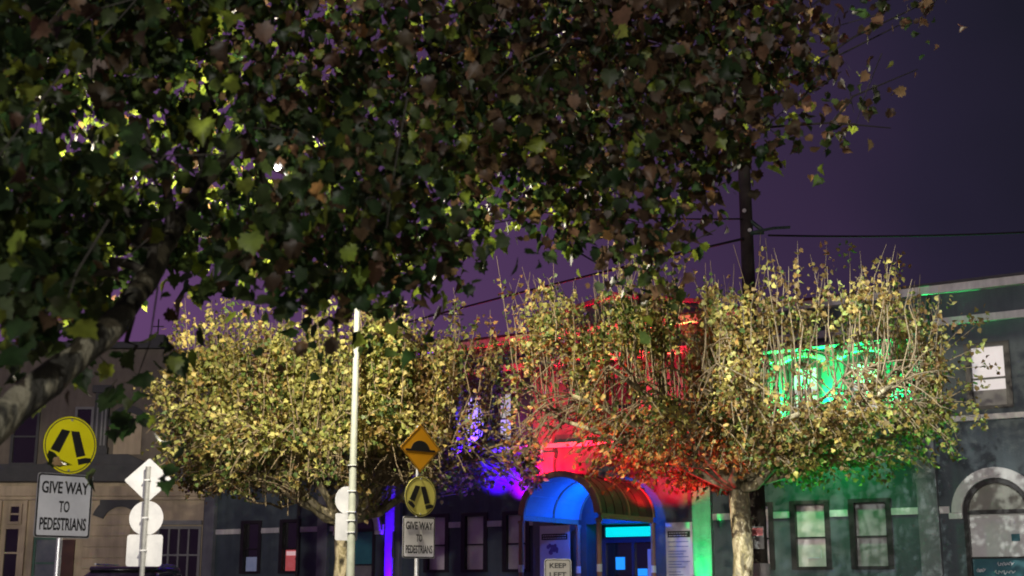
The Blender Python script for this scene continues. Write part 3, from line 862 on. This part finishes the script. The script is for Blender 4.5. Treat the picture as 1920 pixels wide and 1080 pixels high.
loft([(-2.35, .80, .45, .95, .12), (-2.25, .90, .35, 1.08, .15), (-1.2, .95, .32, 1.16, .15), (1.6, .95, .32, 1.18, .15), (2.2, .92, .36, 1.15, .15), (2.3, .84, .42, 1.05, .12)], "body", CARP, car)
loft([(-1.15, .84, 1.1, 1.2, .04), (-.55, .80, 1.1, 1.72, .16), (-.2, .77, 1.1, 1.86, .2), (.8, .77, 1.1, 1.90, .2), (1.7, .78, 1.1, 1.86, .18), (2.1, .80, 1.1, 1.55, .12), (2.2, .82, 1.1, 1.2, .04)], "cabin", CGL, car)
loft([(-.35, .66, 1.83, 1.86, .01), (-.1, .74, 1.82, 1.915, .04), (.8, .75, 1.84, 1.945, .05), (1.6, .74, 1.82, 1.92, .04), (1.9, .68, 1.80, 1.86, .02)], "roof", CARP, car)
for sg in (-1, 1):
    m = MB(); m.tube([(sg * .62, -.1, 1.96), (sg * .62, 1.6, 1.955)], .02, 8); m.build("roof_rail", GALV, car)
    m = MB(); m.box(sg * .95, sg * 1.12, -.95, -.85, 1.12, 1.3); m.build("mirror", CARP, car, bevel=.02)
    m = MB(); m.box(sg * .55 - .16, sg * .55 + .16, -2.37, -2.28, .78, .92); m.build("headlight", SIGNW, car, bevel=.01)
    for yy in (-1.5, 1.45):
        m = MB(); m.tube([(sg * .74, yy, .37), (sg * .97, yy, .37)], .37, 24); wl = m.build("wheel", RUB, car, smooth=False)
        m = MB(); m.tube([(sg * .965, yy, .37), (sg * .985, yy, .37)], .22, 20); m.build("rim", GALV, wl)

# ------------------------------------------------------------------ foliage
def leaf_mat(name, transl=0.45, gain=1.5):
    m = bpy.data.materials.new(name); m.use_nodes = True
    nt = m.node_tree; b = nt.nodes["Principled BSDF"]; out = nt.nodes["Material Output"]
    at_ = nt.nodes.new("ShaderNodeAttribute"); at_.attribute_name = "leaf_colour"
    n = nt.nodes.new("ShaderNodeTexNoise"); n.inputs["Scale"].default_value = 14; n.inputs["Detail"].default_value = 3
    t = nt.nodes.new("ShaderNodeTexCoord"); nt.links.new(t.outputs["Object"], n.inputs[0])
    mr_ = nt.nodes.new("ShaderNodeMapRange"); mr_.inputs[1].default_value = .3; mr_.inputs[2].default_value = .7; mr_.inputs[3].default_value = .7; mr_.inputs[4].default_value = 1.25
    nt.links.new(n.outputs[0], mr_.inputs[0])
    mx = nt.nodes.new("ShaderNodeVectorMath"); mx.operation = 'SCALE'
    nt.links.new(at_.outputs["Color"], mx.inputs[0]); nt.links.new(mr_.outputs[0], mx.inputs["Scale"])
    nt.links.new(mx.outputs[0], b.inputs["Base Color"])
    b.inputs["Roughness"].default_value = 0.5; b.inputs["Specular IOR Level"].default_value = 0.35
    tr = nt.nodes.new("ShaderNodeBsdfTranslucent")
    g_ = nt.nodes.new("ShaderNodeVectorMath"); g_.operation = 'SCALE'; g_.inputs["Scale"].default_value = gain
    nt.links.new(mx.outputs[0], g_.inputs[0]); nt.links.new(g_.outputs[0], tr.inputs[0])
    ms = nt.nodes.new("ShaderNodeMixShader"); ms.inputs[0].default_value = transl
    nt.links.new(b.outputs[0], ms.inputs[1]); nt.links.new(tr.outputs[0], ms.inputs[2]); nt.links.new(ms.outputs[0], out.inputs[0])
    return m


def bark_mat(name, c1, c2, c3, sc=4.0):
    m = bpy.data.materials.new(name); m.use_nodes = True
    nt = m.node_tree; b = nt.nodes["Principled BSDF"]; b.inputs["Roughness"].default_value = .8
    t = nt.nodes.new("ShaderNodeTexCoord"); mp = nt.nodes.new("ShaderNodeMapping"); mp.inputs["Scale"].default_value = (1, 1, .55)
    nt.links.new(t.outputs["Object"], mp.inputs[0])
    v = nt.nodes.new("ShaderNodeTexNoise"); v.inputs["Scale"].default_value = sc; v.inputs["Detail"].default_value = 4; v.inputs["Distortion"].default_value = .6
    nt.links.new(mp.outputs[0], v.inputs[0])
    r = nt.nodes.new("ShaderNodeValToRGB"); r.color_ramp.interpolation = 'EASE'
    e_ = r.color_ramp.elements; e_[0].position = .45; e_[0].color = (*c1, 1); e_[1].position = .57; e_[1].color = (*c3, 1)
    k = e_.new(.5); k.color = (*c2, 1)
    nt.links.new(v.outputs[0], r.inputs[0]); nt.links.new(r.outputs[0], b.inputs["Base Color"])
    n2 = nt.nodes.new("ShaderNodeTexNoise"); n2.inputs["Scale"].default_value = 28; n2.inputs["Detail"].default_value = 6
    bp = nt.nodes.new("ShaderNodeBump"); bp.inputs["Strength"].default_value = .9; bp.inputs["Distance"].default_value = .03
    nt.links.new(mp.outputs[0], n2.inputs[0]); nt.links.new(n2.outputs[0], bp.inputs["Height"]); nt.links.new(bp.outputs[0], b.inputs["Normal"])
    return m


BARK = bark_mat("mottled_plane_bark", (0.10, 0.085, 0.05), (0.20, 0.17, 0.085), (0.36, 0.31, 0.20), 5)
BARKD = bark_mat("grey_plane_bark", (0.012, 0.012, 0.008), (0.034, 0.034, 0.024), (0.14, 0.135, 0.095), 7)
TWIG = mat("dry_twig", (0.10, 0.075, 0.042), 0.8, (0.19, 0.145, 0.088), 6)
LEAF = leaf_mat("autumn_leaf", .52, 1.45)
LEAFD = leaf_mat("dark_leaf", .45, 3.6)

BIG = [(0, 0), (.20, -.08), (.40, -.05), (.37, .10), (.57, .22), (.47, .35), (.54, .50), (.36, .53), (.30, .70), (.15, .76), (0, 1.0)]
SMALL = [(0, 0), (.30, -.04), (.42, .22), (.44, .48), (.24, .60), (.18, .76), (0, 1.0)]


def template(half):
    pts = [(x_, y_) for x_, y_ in half] + [(-x_, y_) for x_, y_ in half[-2:0:-1]]
    v_ = [(0, .30, 0)] + [(x_, y_, .0) for x_, y_ in pts]
    v_ = np.array(v_, float)
    v_[:, 2] = .30 * np.abs(v_[:, 0]) - .45 * (v_[:, 1] - .3) ** 2
    n = len(pts)
    f_ = np.array([(0, 1 + i, 1 + (i + 1) % n) for i in range(n)])
    return v_, f_


def unit(a): return a / np.maximum(np.linalg.norm(a, axis=1, keepdims=True), 1e-9)


def leaf_mesh(name, pos, size, cols, rg, parent, half, m_, droop=.8, up=.7, origin=(0, 0, 0), face=None):
    tv, tf = template(half); N = len(pos); K = len(tv)
    t_ = unit(rg.normal(size=(N, 3)) + np.array([0, 0, -droop]))
    nn = rg.normal(size=(N, 3)) + np.array([0, 0, up])
    if face is not None: nn = nn + np.array(face)
    b_ = unit(np.cross(unit(nn), t_)); n_ = np.cross(t_, b_)
    curl = rg.uniform(-1.0, 2.4, size=(N, 1, 1))
    loc = np.repeat(tv[None], N, 0)
    loc[:, :, 2:3] *= curl
    loc[:, :, 0] *= rg.uniform(.75, 1.1, size=(N, 1))
    loc = loc * size[:, None, None]
    V = pos[:, None, :] + loc[:, :, 0:1] * b_[:, None] + loc[:, :, 1:2] * t_[:, None] + loc[:, :, 2:3] * n_[:, None]
    V = V.reshape(-1, 3) - np.array(origin)
    Fc = (tf[None] + (np.arange(N) * K)[:, None, None]).reshape(-1, 3)
    me = bpy.data.meshes.new(name)
    me.vertices.add(len(V)); me.vertices.foreach_set("co", V.ravel().astype(np.float32))
    me.loops.add(len(Fc) * 3); me.loops.foreach_set("vertex_index", Fc.ravel().astype(np.int32))
    me.polygons.add(len(Fc)); me.polygons.foreach_set("loop_start", (np.arange(len(Fc)) * 3).astype(np.int32))
    me.update(calc_edges=True)
    ca = me.color_attributes.new("leaf_colour", 'FLOAT_COLOR', 'POINT')
    c4 = np.ones((N, K, 4), np.float32); c4[:, :, :3] = cols[:, None, :]
    c4[:, 1:, :3] *= rg.uniform(.8, 1.15, size=(N, K - 1, 1)).astype(np.float32)
    ca.data.foreach_set("color", c4.ravel())
    me.materials.append(m_)
    o = bpy.data.objects.new(name, me); C.objects.link(o); o.parent = parent
    return o


def pick_cols(rg, N, pal, wts):
    pal = np.array(pal); w_ = np.array(wts, float)
    if w_.ndim == 1:
        idx = rg.choice(len(pal), N, p=w_ / w_.sum())
    else:
        w_ = w_ / w_.sum(1, keepdims=True); cs = w_.cumsum(1); idx = (rg.random((N, 1)) > cs).sum(1).clip(0, len(pal) - 1)
    return pal[idx] * rg.uniform(.7, 1.25, size=(N, 1)) * rg.uniform(.92, 1.08, size=(N, 3))


def bez(a, b, c, n):
    a, b, c = map(np.array, (a, b, c)); t_ = np.linspace(0, 1, n)[:, None]
    return (1 - t_) ** 2 * a + 2 * t_ * (1 - t_) * b + t_ ** 2 * c


PAL = [(.47, .43, .15), (.31, .31, .09), (.10, .15, .04), (.26, .18, .06), (.16, .10, .04), (.38, .30, .09)]


def pollard(name, base, label, seed, trunk_r, fork_z, Rx, zlo, zmid, ztop, n_limb, n_shoot, n_leaf, topfn, wfn, bare, leaf_sz, skirt, hole=None, xr=1.0, sprigs=()):
    rg = np.random.default_rng(seed)
    o = thing(name, (base[0], base[1], 0), label, "tree", "pollarded plane trees")
    m = MB()
    pts = [(0, 0, 0), (.02, 0, .4), (-.02, .01, 1.2), (.03, 0, 2.0), (0, .02, fork_z - .3), (0, 0, fork_z + .1)]
    m.tube(pts, [trunk_r * 1.35, trunk_r * 1.08, trunk_r, trunk_r * .95, trunk_r * 1.0, trunk_r * .8], 16)
    limbs = []
    for i in range(n_limb):
        a_ = 2 * math.pi * (i + rg.uniform(-.25, .25)) / n_limb
        rr = Rx * rg.uniform(.66, .95)
        end = np.array([rr * math.cos(a_), rr * math.sin(a_) * .8, rg.uniform(zlo + .9, zmid + .3)])
        if end[0] > 0: end[0] *= xr
        midp = np.array([end[0] * .45, end[1] * .45, fork_z + (end[2] - fork_z) * rg.uniform(.15, .55)])
        c_ = bez((0, 0, fork_z - .1), midp, end, 9)
        c_[1:-1] += rg.normal(0, .05, size=(7, 3))
        r0 = trunk_r * rg.uniform(.45, .62)
        m.tube(c_, list(np.linspace(r0, .03, 9)), 8); limbs.append(c_)
    m.build("trunk", BARK, o, smooth=True)
    tw = MB(); nodes = []
    for c_ in limbs:
        for k in range(3, 9): nodes.append(c_[k])
        for q in range(6):
            k = rg.integers(2, 8); st = c_[k]
            a_ = math.atan2(st[1], st[0]) + rg.normal(0, .8); l = rg.uniform(.6, 1.7)
            en = st + np.array([l * math.cos(a_), l * math.sin(a_) * .8, rg.uniform(-.15, 1.2)])
            if en[0] > 0: en[0] *= xr
            rxy = math.hypot(en[0] / (xr if en[0] > 0 else 1), en[1])
            if rxy > Rx: en[:2] *= Rx / rxy
            d_ = bez(st, (st + en) / 2 + np.array([0, 0, -.1]), en, 6)
            d_[1:-1] += rg.normal(0, .04, size=(4, 3))
            tw.tube(d_, list(np.linspace(.035, .014, 6)), 6)
            for kk in range(1, 6): nodes.append(d_[kk])
    nodes = np.array(nodes)
    P = []; G = []; nx = len(nodes)
    for i in range(n_shoot):
        nd = nodes[rg.integers(nx)] + rg.normal(0, .12, 3)
        rxy = math.hypot(nd[0], nd[1]) / Rx
        top = topfn(nd[0], nd[1], rg)
        L_ = max(.25, (top - nd[2]) * rg.uniform(.6, 1.05))
        tilt = rg.normal(0, .07, 2) + .10 * nd[:2] / Rx
        en = nd + np.array([tilt[0] * L_, tilt[1] * L_, L_])
        if hole is not None and rg.random() < .85 and hole(((nd + en) / 2)[None], rg)[0]: continue
        md = (nd + en) / 2 + np.array([*rg.normal(0, .05, 2), 0])
        c_ = bez(nd, md, en, 5)
        c_[1:4, :2] += rg.normal(0, .045, (3, 2)); c_[4, :2] += rg.normal(0, .09, 2)
        tw.tube(c_, [.013, .011, .009, .006, .003], 4, cap=False)
        nl = max(2, int(rg.poisson(n_leaf / n_shoot)))
        tt = rg.uniform(.05, 1.0 - bare * rg.random(), nl) ** .85
        pp = np.stack([np.interp(tt, np.linspace(0, 1, 5), c_[:, k]) for k in range(3)], 1)
        P.append(pp + rg.normal(0, .075, (nl, 3))); G.append(np.full(nl, len(G)))
    # leafy skirt along the lower side branches
    ns = skirt
    nd = nodes[rg.integers(nx, size=ns // 22)]
    for q in nd:
        a_ = math.atan2(q[1], q[0]) + rg.normal(0, .6); l = rg.uniform(.3, .9)
        en = q + np.array([l * math.cos(a_), l * math.sin(a_), rg.uniform(-.75, .3)])
        en[2] = max(en[2], zlo + .25 * rg.random())
        rxy = math.hypot(en[0] / (xr if en[0] > 0 else 1), en[1])
        if rxy > Rx: en[:2] *= Rx / rxy
        c_ = bez(q, (q + en) / 2 + np.array([0, 0, .12]), en, 5)
        tw.tube(c_, [.014, .012, .010, .008, .005], 4, cap=False)
        tt = rg.uniform(.1, 1.05, 22)
        pp = np.stack([np.interp(tt, np.linspace(0, 1, 5), c_[:, k]) for k in range(3)], 1)
        P.append(pp + rg.normal(0, .08, (22, 3))); G.append(np.full(22, len(G)))
    for q in sprigs:
        en = np.array(q); st = nodes[np.argmin(np.linalg.norm(nodes - en, axis=1))]
        c_ = bez(st, (st + en) / 2 + np.array([.05, 0, .1]), en, 6)
        tw.tube(c_, [.014, .012, .010, .008, .005, .003], 4, cap=False)
        tt = np.concatenate([rg.uniform(.3, 1.0, 8), rg.uniform(.85, 1.05, 14)])
        pp = np.stack([np.interp(tt, np.linspace(0, 1, 6), c_[:, k]) for k in range(3)], 1)
        P.append(pp + rg.normal(0, .09, (22, 3))); G.append(np.full(22, len(G)))
    P = np.concatenate(P); G = np.concatenate(G)
    if hole is not None:
        kp = ~hole(P, rg); P = P[kp]; G = G[kp]
    tw.build("branches", TWIG, o, smooth=True)
    cols = pick_cols(rg, len(P), PAL, wfn(P, rg))
    _, first, inv = np.unique(G, return_index=True, return_inverse=True)
    shoot_tone = (cols[first] * rg.uniform(.65, 1.2, (len(first), 1)))[inv]
    cols = np.where(rg.random((len(P), 1)) < .6, shoot_tone * rg.uniform(.8, 1.2, (len(P), 1)), cols)
    sz = leaf_sz * rg.uniform(.65, 1.3, len(P))
    leaf_mesh("crown", P, sz, cols, rg, o, SMALL, LEAF, .5, .4)
    return o


lb = at(641, 1000, 25.0)
rbp = at(1389, 1000, 22.5)


def top_left(x_, y_, rg):
    r_ = math.hypot(x_ / 3.5, y_ / 3.2)
    return 6.42 - .7 * max(0, r_ - .45) ** 1.5 - (0.35 if x_ > 2.2 else 0) + .2 * math.sin(x_ * 2.3 + 1) + .25 * math.sin(x_ * 5.1 + y_ * 2) + rg.normal(0, .26)


def top_right(x_, y_, rg):
    r_ = math.hypot(x_ / 3.7, y_ / 3.3)
    dip = .45 * math.exp(-((x_ + .75) / .3) ** 2)
    return 6.75 + (.2 if x_ < -1.1 else 0) - .8 * max(0, r_ - .55) ** 1.5 - dip + .18 * math.sin(x_ * 3.1) + rg.normal(0, .16)


def w_left(P, rg):
    n = len(P); w_ = np.tile(np.array([5, 4, 2.5, 1.0, .5, .8]), (n, 1))
    k = np.clip((P[:, 0] - .6) / 2.4, 0, 1)[:, None]
    w_ = w_ * (1 - k) + np.array([.5, 1.5, 1.5, 4, 3, 3.5]) * k
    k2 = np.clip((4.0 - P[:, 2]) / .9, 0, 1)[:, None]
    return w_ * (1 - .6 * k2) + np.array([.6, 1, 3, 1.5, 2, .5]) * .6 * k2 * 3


def w_right(P, rg):
    n = len(P); w_ = np.tile(np.array([.7, 1.8, 1.3, 4, 4, 3.0]), (n, 1))
    k = np.clip((-.1 - P[:, 0]) / 1.6, 0, 1)[:, None]
    w_ = w_ * (1 - k) + np.array([2.5, 6, 4, .8, .5, 1.2]) * k
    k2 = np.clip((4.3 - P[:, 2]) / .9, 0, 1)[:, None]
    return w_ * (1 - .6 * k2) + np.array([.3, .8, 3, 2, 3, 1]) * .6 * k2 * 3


def hole_right(P, rg):
    x_, z_ = P[:, 0], P[:, 2]
    h_ = np.zeros(len(P), bool)
    for cx_, cz_, rx_, rz_, pr in ((-.95, 5.0, .35, .85, .85), (-1.8, 4.75, .6, .5, .86), (-2.1, 6.3, .65, .38, .82), (-3.1, 4.6, .35, .8, .7), (-2.6, 4.1, .9, .5, .6), (-1.4, 3.7, 1.0, .4, .5),
                                   (.85, 4.95, .65, .75, .86), (1.75, 4.95, .7, .8, .84), (2.6, 4.95, .55, .9, .9), (-3.2, 4.1, .5, 1.1, .85)):
        h_ |= (((x_ - cx_) / rx_) ** 2 + ((z_ - cz_) / rz_) ** 2 < 1) & (rg.random(len(P)) < pr)
    return h_


def hole_left(P, rg):
    x_, z_ = P[:, 0], P[:, 2]
    h_ = np.zeros(len(P), bool)
    for cx_, cz_, rx_, rz_, pr in ((1.0, 3.35, .4, .45, .95), (2.8, 4.4, .8, .7, .8), (3.4, 4.8, .5, .8, .8), (2.0, 3.5, 1.3, .45, .7), (0.0, 3.3, 1.6, .55, .72), (-1.6, 3.3, .9, .4, .5)):
        h_ |= (((x_ - cx_) / rx_) ** 2 + ((z_ - cz_) / rz_) ** 2 < 1) & (rg.random(len(P)) < pr)
    return h_


pollard("plane_tree", (lb.x, lb.y), "dense golden pollarded street tree behind the pale lamp pole", 11, .15, 2.75, 3.6, 3.2, 4.4, 6.6, 14, 560, 36000, top_left, w_left, .08, .088, 20000, hole_left)
pollard("plane_tree", (rbp.x, rbp.y), "pollarded street tree with bare upright shoots at right, in front of the power pole", 23, .175, 3.2, 4.0, 3.2, 4.6, 6.8, 14, 640, 32000, top_right, w_right, .28, .086, 21000, hole_right, .90, [(3.43, -.5, 6.27), (3.9, -.2, 5.85), (4.5, .3, 6.1), (4.0, -.5, 5.4), (4.5, .2, 5.2), (4.0, -.3, 4.8), (4.2, 0, 4.25), (3.0, .3, 7.05), (2.0, -.3, 7.2), (3.7, .5, 5.2), (3.8, -.8, 4.4)])

# ------------------------------------------------------------------ near tree whose canopy fills the top
rg = np.random.default_rng(77)
nt_ = thing("maple_tree", (-3.5, 6.0, 0), "large dark leafy tree close by, limb slanting at left, canopy filling the top", "tree")
O = np.array([-3.5, 6.0, 0])


def A_(u, v, D): return np.array(at(u, v, D)) - O


m = MB()
m.tube([(0, 0, 0), (.02, 0, .5), (.0, .02, 1.3), (.05, .03, 1.75)], [.34, .27, .24, .22], 16)
limb = [np.array((.03, .02, 1.55)), A_(-120, 880, 6.2), A_(20, 770, 6.4), A_(120, 690, 6.6), A_(215, 610, 6.9), A_(280, 520, 7.3), A_(322, 440, 7.7), A_(375, 350, 8.2), A_(470, 250, 8.8), A_(620, 160, 9.4), A_(800, 80, 10)]
lr_ = [.19, .118, .090, .078, .070, .063, .055, .044, .034, .026, .018]
lq = np.linspace(0, len(limb) - 1, 60); la = np.array([tuple(p_) for p_ in limb])
lc = np.stack([np.interp(lq, range(len(limb)), la[:, k_]) for k_ in range(3)], 1)
for _ in range(4): lc[1:-1] = (lc[:-2] + lc[1:-1] * 2 + lc[2:]) / 4
lc[1:-1] += rg.normal(0, .003, (58, 3))
m.tube(lc, list(np.interp(lq, range(len(limb)), lr_) * (1 + .09 * np.sin(lq * 5.3) + rg.normal(0, .03, 60))), 14)
limb2 = [np.array((0, 0, 1.7)), np.array((-.1, .2, 2.6)), A_(-330, 420, 6.6), A_(-260, 200, 7.2), A_(-160, 20, 8), A_(-40, -150, 8.5)]
m.tube(limb2, [.2, .17, .13, .10, .07, .04], 12)
m.build("trunk", BARKD, nt_, smooth=True)
br = MB()
ends = [(520, 520, 9.5), (700, 420, 10), (640, 300, 9.5), (900, 380, 10.5), (860, 200, 9.5), (1050, 330, 11), (1100, 150, 10.5), (1250, 300, 11), (1320, 90, 11), (1480, 60, 11.2), (1560, 130, 11.4), (420, 120, 8), (250, 250, 7.5), (160, 430, 7), (80, 600, 6.6), (520, 40, 8.5), (230, 690, 7.6), (1280, 460, 11), (1040, 30, 10)]
lp = np.array([tuple(p_) for p_ in limb[5:] + limb2[2:]])
ctrs = []
for u, v, D in ends:
    en = A_(u, v, D); j = np.argmin(np.linalg.norm(lp - en, axis=1)); st = lp[j]
    c_ = bez(st, (st + en) / 2 + np.array([0, 0, .25]) + rg.normal(0, .12, 3), en, 10); c_[1:-1] += rg.normal(0, .03, (8, 3))
    br.tube(c_, list(np.linspace(.035, .010, 10)), 6); ctrs += list(c_[2:])
# bare twigs reaching right
for path in (((1480, 150, 11), (1600, 70, 11.2), (1745, 0, 11.4)), ((1500, 190, 11), (1560, 110, 11.1), (1700, 40, 11.3)), ((1420, 240, 11), (1560, 230, 11.2), (1670, 240, 11.3)), ((1040, 425, 10.8), (1080, 470, 10.9), (1130, 500, 11)), ((1560, 230, 11.2), (1600, 180, 11.2), (1720, 130, 11.4))):
    br.tube([A_(*p_) for p_ in path], [.012, .009, .005], 5)
# canopy volume: lower edge of the leaf mass by column
EDGE = [(-200, 560), (0, 580), (60, 640), (150, 680), (240, 620), (300, 490), (330, 450), (350, 510), (420, 525), (470, 560), (560, 565), (630, 548), (690, 545), (740, 565), (790, 515), (830, 480), (900, 470), (960, 465), (1000, 440), (1060, 450), (1120, 470), (1180, 500), (1240, 520), (1270, 430), (1340, 370), (1390, 290), (1420, 235), (1470, 200), (1530, 150), (1600, 60), (1660, -20), (1900, -150)]
ex = np.array([e_[0] for e_ in EDGE]); ey = np.array([e_[1] for e_ in EDGE])
P = []; UV = []
SP = []
lx = np.interp(np.linspace(0, 5, 60), range(6), [20, 120, 215, 280, 322, 350]); ly = np.interp(np.linspace(0, 5, 60), range(6), [770, 690, 610, 520, 440, 385])
while len(SP) < 1150:
    u0 = rg.uniform(-180, 1680); v0 = rg.uniform(-220, 700)
    if v0 > np.interp(u0, ex, ey) - 30 or rg.random() > (.42 + .58 * np.clip((u0 - 300) / 600, 0, 1)): continue
    k = np.clip(u0 / 1500, 0, 1)
    D0 = rg.uniform(5.6 + 3.4 * k, 10.3 + 2.2 * k); sg_ = 2500 / D0 * .26
    for q in range(int(rg.integers(5, 11))):
        u = u0 + rg.normal(0, sg_); v = v0 + rg.normal(0, sg_ * .8); D = D0 + rg.normal(0, .35)
        if v > np.interp(u, ex, ey) - 22: continue
        # keep the limb itself in sight
        SP.append((u, v, D))
n0 = 0
while n0 < 1250:            # far side of the canopy, nearest the lamp
    u = rg.uniform(-150, 1150); v = rg.uniform(-150, 560)
    if v > np.interp(u, ex, ey) - 45: continue
    SP.append((u, v, rg.uniform(10.8, 16.2))); n0 += 1
n0 = 0
while n0 < 60:             # thin sprays at the right hand end
    u = rg.uniform(1400, 1745); v = rg.uniform(-60, 260)
    if v > np.interp(u, [1400, 1540, 1640, 1745], [290, 270, 150, 60]): continue
    SP.append((u, v, rg.uniform(10.6, 11.8))); n0 += 1
# hanging sprays at the fringe
for u, v, D in ((1230, 540, 11), (1200, 500, 11), (1560, 270, 11.2), (1530, 300, 11.2), (1600, 225, 11.3), (1690, 130, 11.4), (1660, 175, 11.3), (1620, 190, 11.3), (1540, 240, 11.2), (1350, 250, 11), (760, 590, 9.6), (745, 570, 9.4), (652, 505, 9.2), (640, 525, 9.6), (668, 520, 9.0), (655, 485, 9.8), (630, 490, 9.4), (676, 490, 9.5), (600, 600, 9), (265, 620, 7), (310, 610, 7.2), (250, 700, 7.4), (230, 740, 7.6), (238, 785, 8), (40, 640, 7), (100, 640, 7.2), (15, 690, 7), (150, 600, 7.5), (90, 560, 7), (190, 560, 7.4), (30, 600, 7.6), (126, 772, 9), (322, 775, 8.6), (205, 650, 7.2), (60, 720, 7.4), (1320, 350, 11), (1420, 110, 11), (1480, 120, 11)):
    SP.append((u, v, D))
for u, v, D in SP:
    c_ = A_(u, v, D); n = int(rg.integers(11, 19)) if v < 620 and u < 1480 and D < 10.8 + u / 900 else int(rg.integers(3, 6))
    sp_ = rg.normal(0, .15 if u < 1500 else .10, (n, 3)) + c_ + np.array([0, 0, -.05])
    P.append(sp_); UV += [(u, v, D)] * n
    if rg.random() < .35:
        j = rg.integers(len(ctrs)); dv = rg.normal(0, .3, 3); dv[2] = abs(dv[2])
        br.tube([c_ + dv, c_ + dv * .4 + rg.normal(0, .03, 3), c_ + np.array([0, 0, -.1])], [.005, .004, .002], 4, cap=False)
P = np.concatenate(P); UV = np.array(UV)
# leave the gap through which the lamp shines
Wp = P + O; dirs = Wp - np.array([0, 0, EYE]); lv = np.array(LAMP) + np.array([0, 0, -.03]) - np.array([0, 0, EYE])
ln = lv / np.linalg.norm(lv); al = dirs @ ln; off = np.linalg.norm(dirs - al[:, None] * ln, axis=1)
keep = off / al > .0085
lim_w = lc[6:44] + O                      # the limb from the trunk up to its first fork
dl = Wp[:, None, :] - np.array([0, 0, EYE]); du = unit(lim_w - np.array([0, 0, EYE])); dist_l = np.linalg.norm(lim_w - np.array([0, 0, EYE]), axis=1)
pa = unit(Wp - np.array([0, 0, EYE])); rad_ = np.linalg.norm(Wp - np.array([0, 0, EYE]), axis=1)
cs_ = pa @ du.T
near_ = cs_.argmax(1)
keep &= ~((np.arccos(np.clip(cs_.max(1), -1, 1)) < .026) & (rad_ < dist_l[near_] + .25) & (rg.random(len(P)) < .9))
P = P[keep]; UV = UV[keep]
br.build("branches", mat("dark_twig", (0.012, 0.011, 0.008), 0.85, (0.03, 0.027, 0.02), 9), nt_, smooth=True)
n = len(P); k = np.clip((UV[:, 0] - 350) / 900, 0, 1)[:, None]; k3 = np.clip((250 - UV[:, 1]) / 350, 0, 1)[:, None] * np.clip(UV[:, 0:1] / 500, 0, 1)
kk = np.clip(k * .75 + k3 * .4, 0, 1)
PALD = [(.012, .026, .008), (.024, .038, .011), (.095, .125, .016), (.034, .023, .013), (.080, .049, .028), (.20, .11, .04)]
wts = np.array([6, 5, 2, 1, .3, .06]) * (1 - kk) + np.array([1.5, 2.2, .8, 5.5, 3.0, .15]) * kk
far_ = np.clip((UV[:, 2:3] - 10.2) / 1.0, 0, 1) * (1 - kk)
wts = wts * (1 - far_) + np.array([1, 2, 6, .5, .3, .3]) * far_  # far leaves lighter and yellower, lamp backlight put into their colour
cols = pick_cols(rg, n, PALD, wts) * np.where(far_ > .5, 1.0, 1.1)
sz = np.where(rg.random(n) < .1, 1.35, 1.0) * rg.uniform(.06, .14, n) * np.where(UV[:, 0] > 450, .85, 1.0)
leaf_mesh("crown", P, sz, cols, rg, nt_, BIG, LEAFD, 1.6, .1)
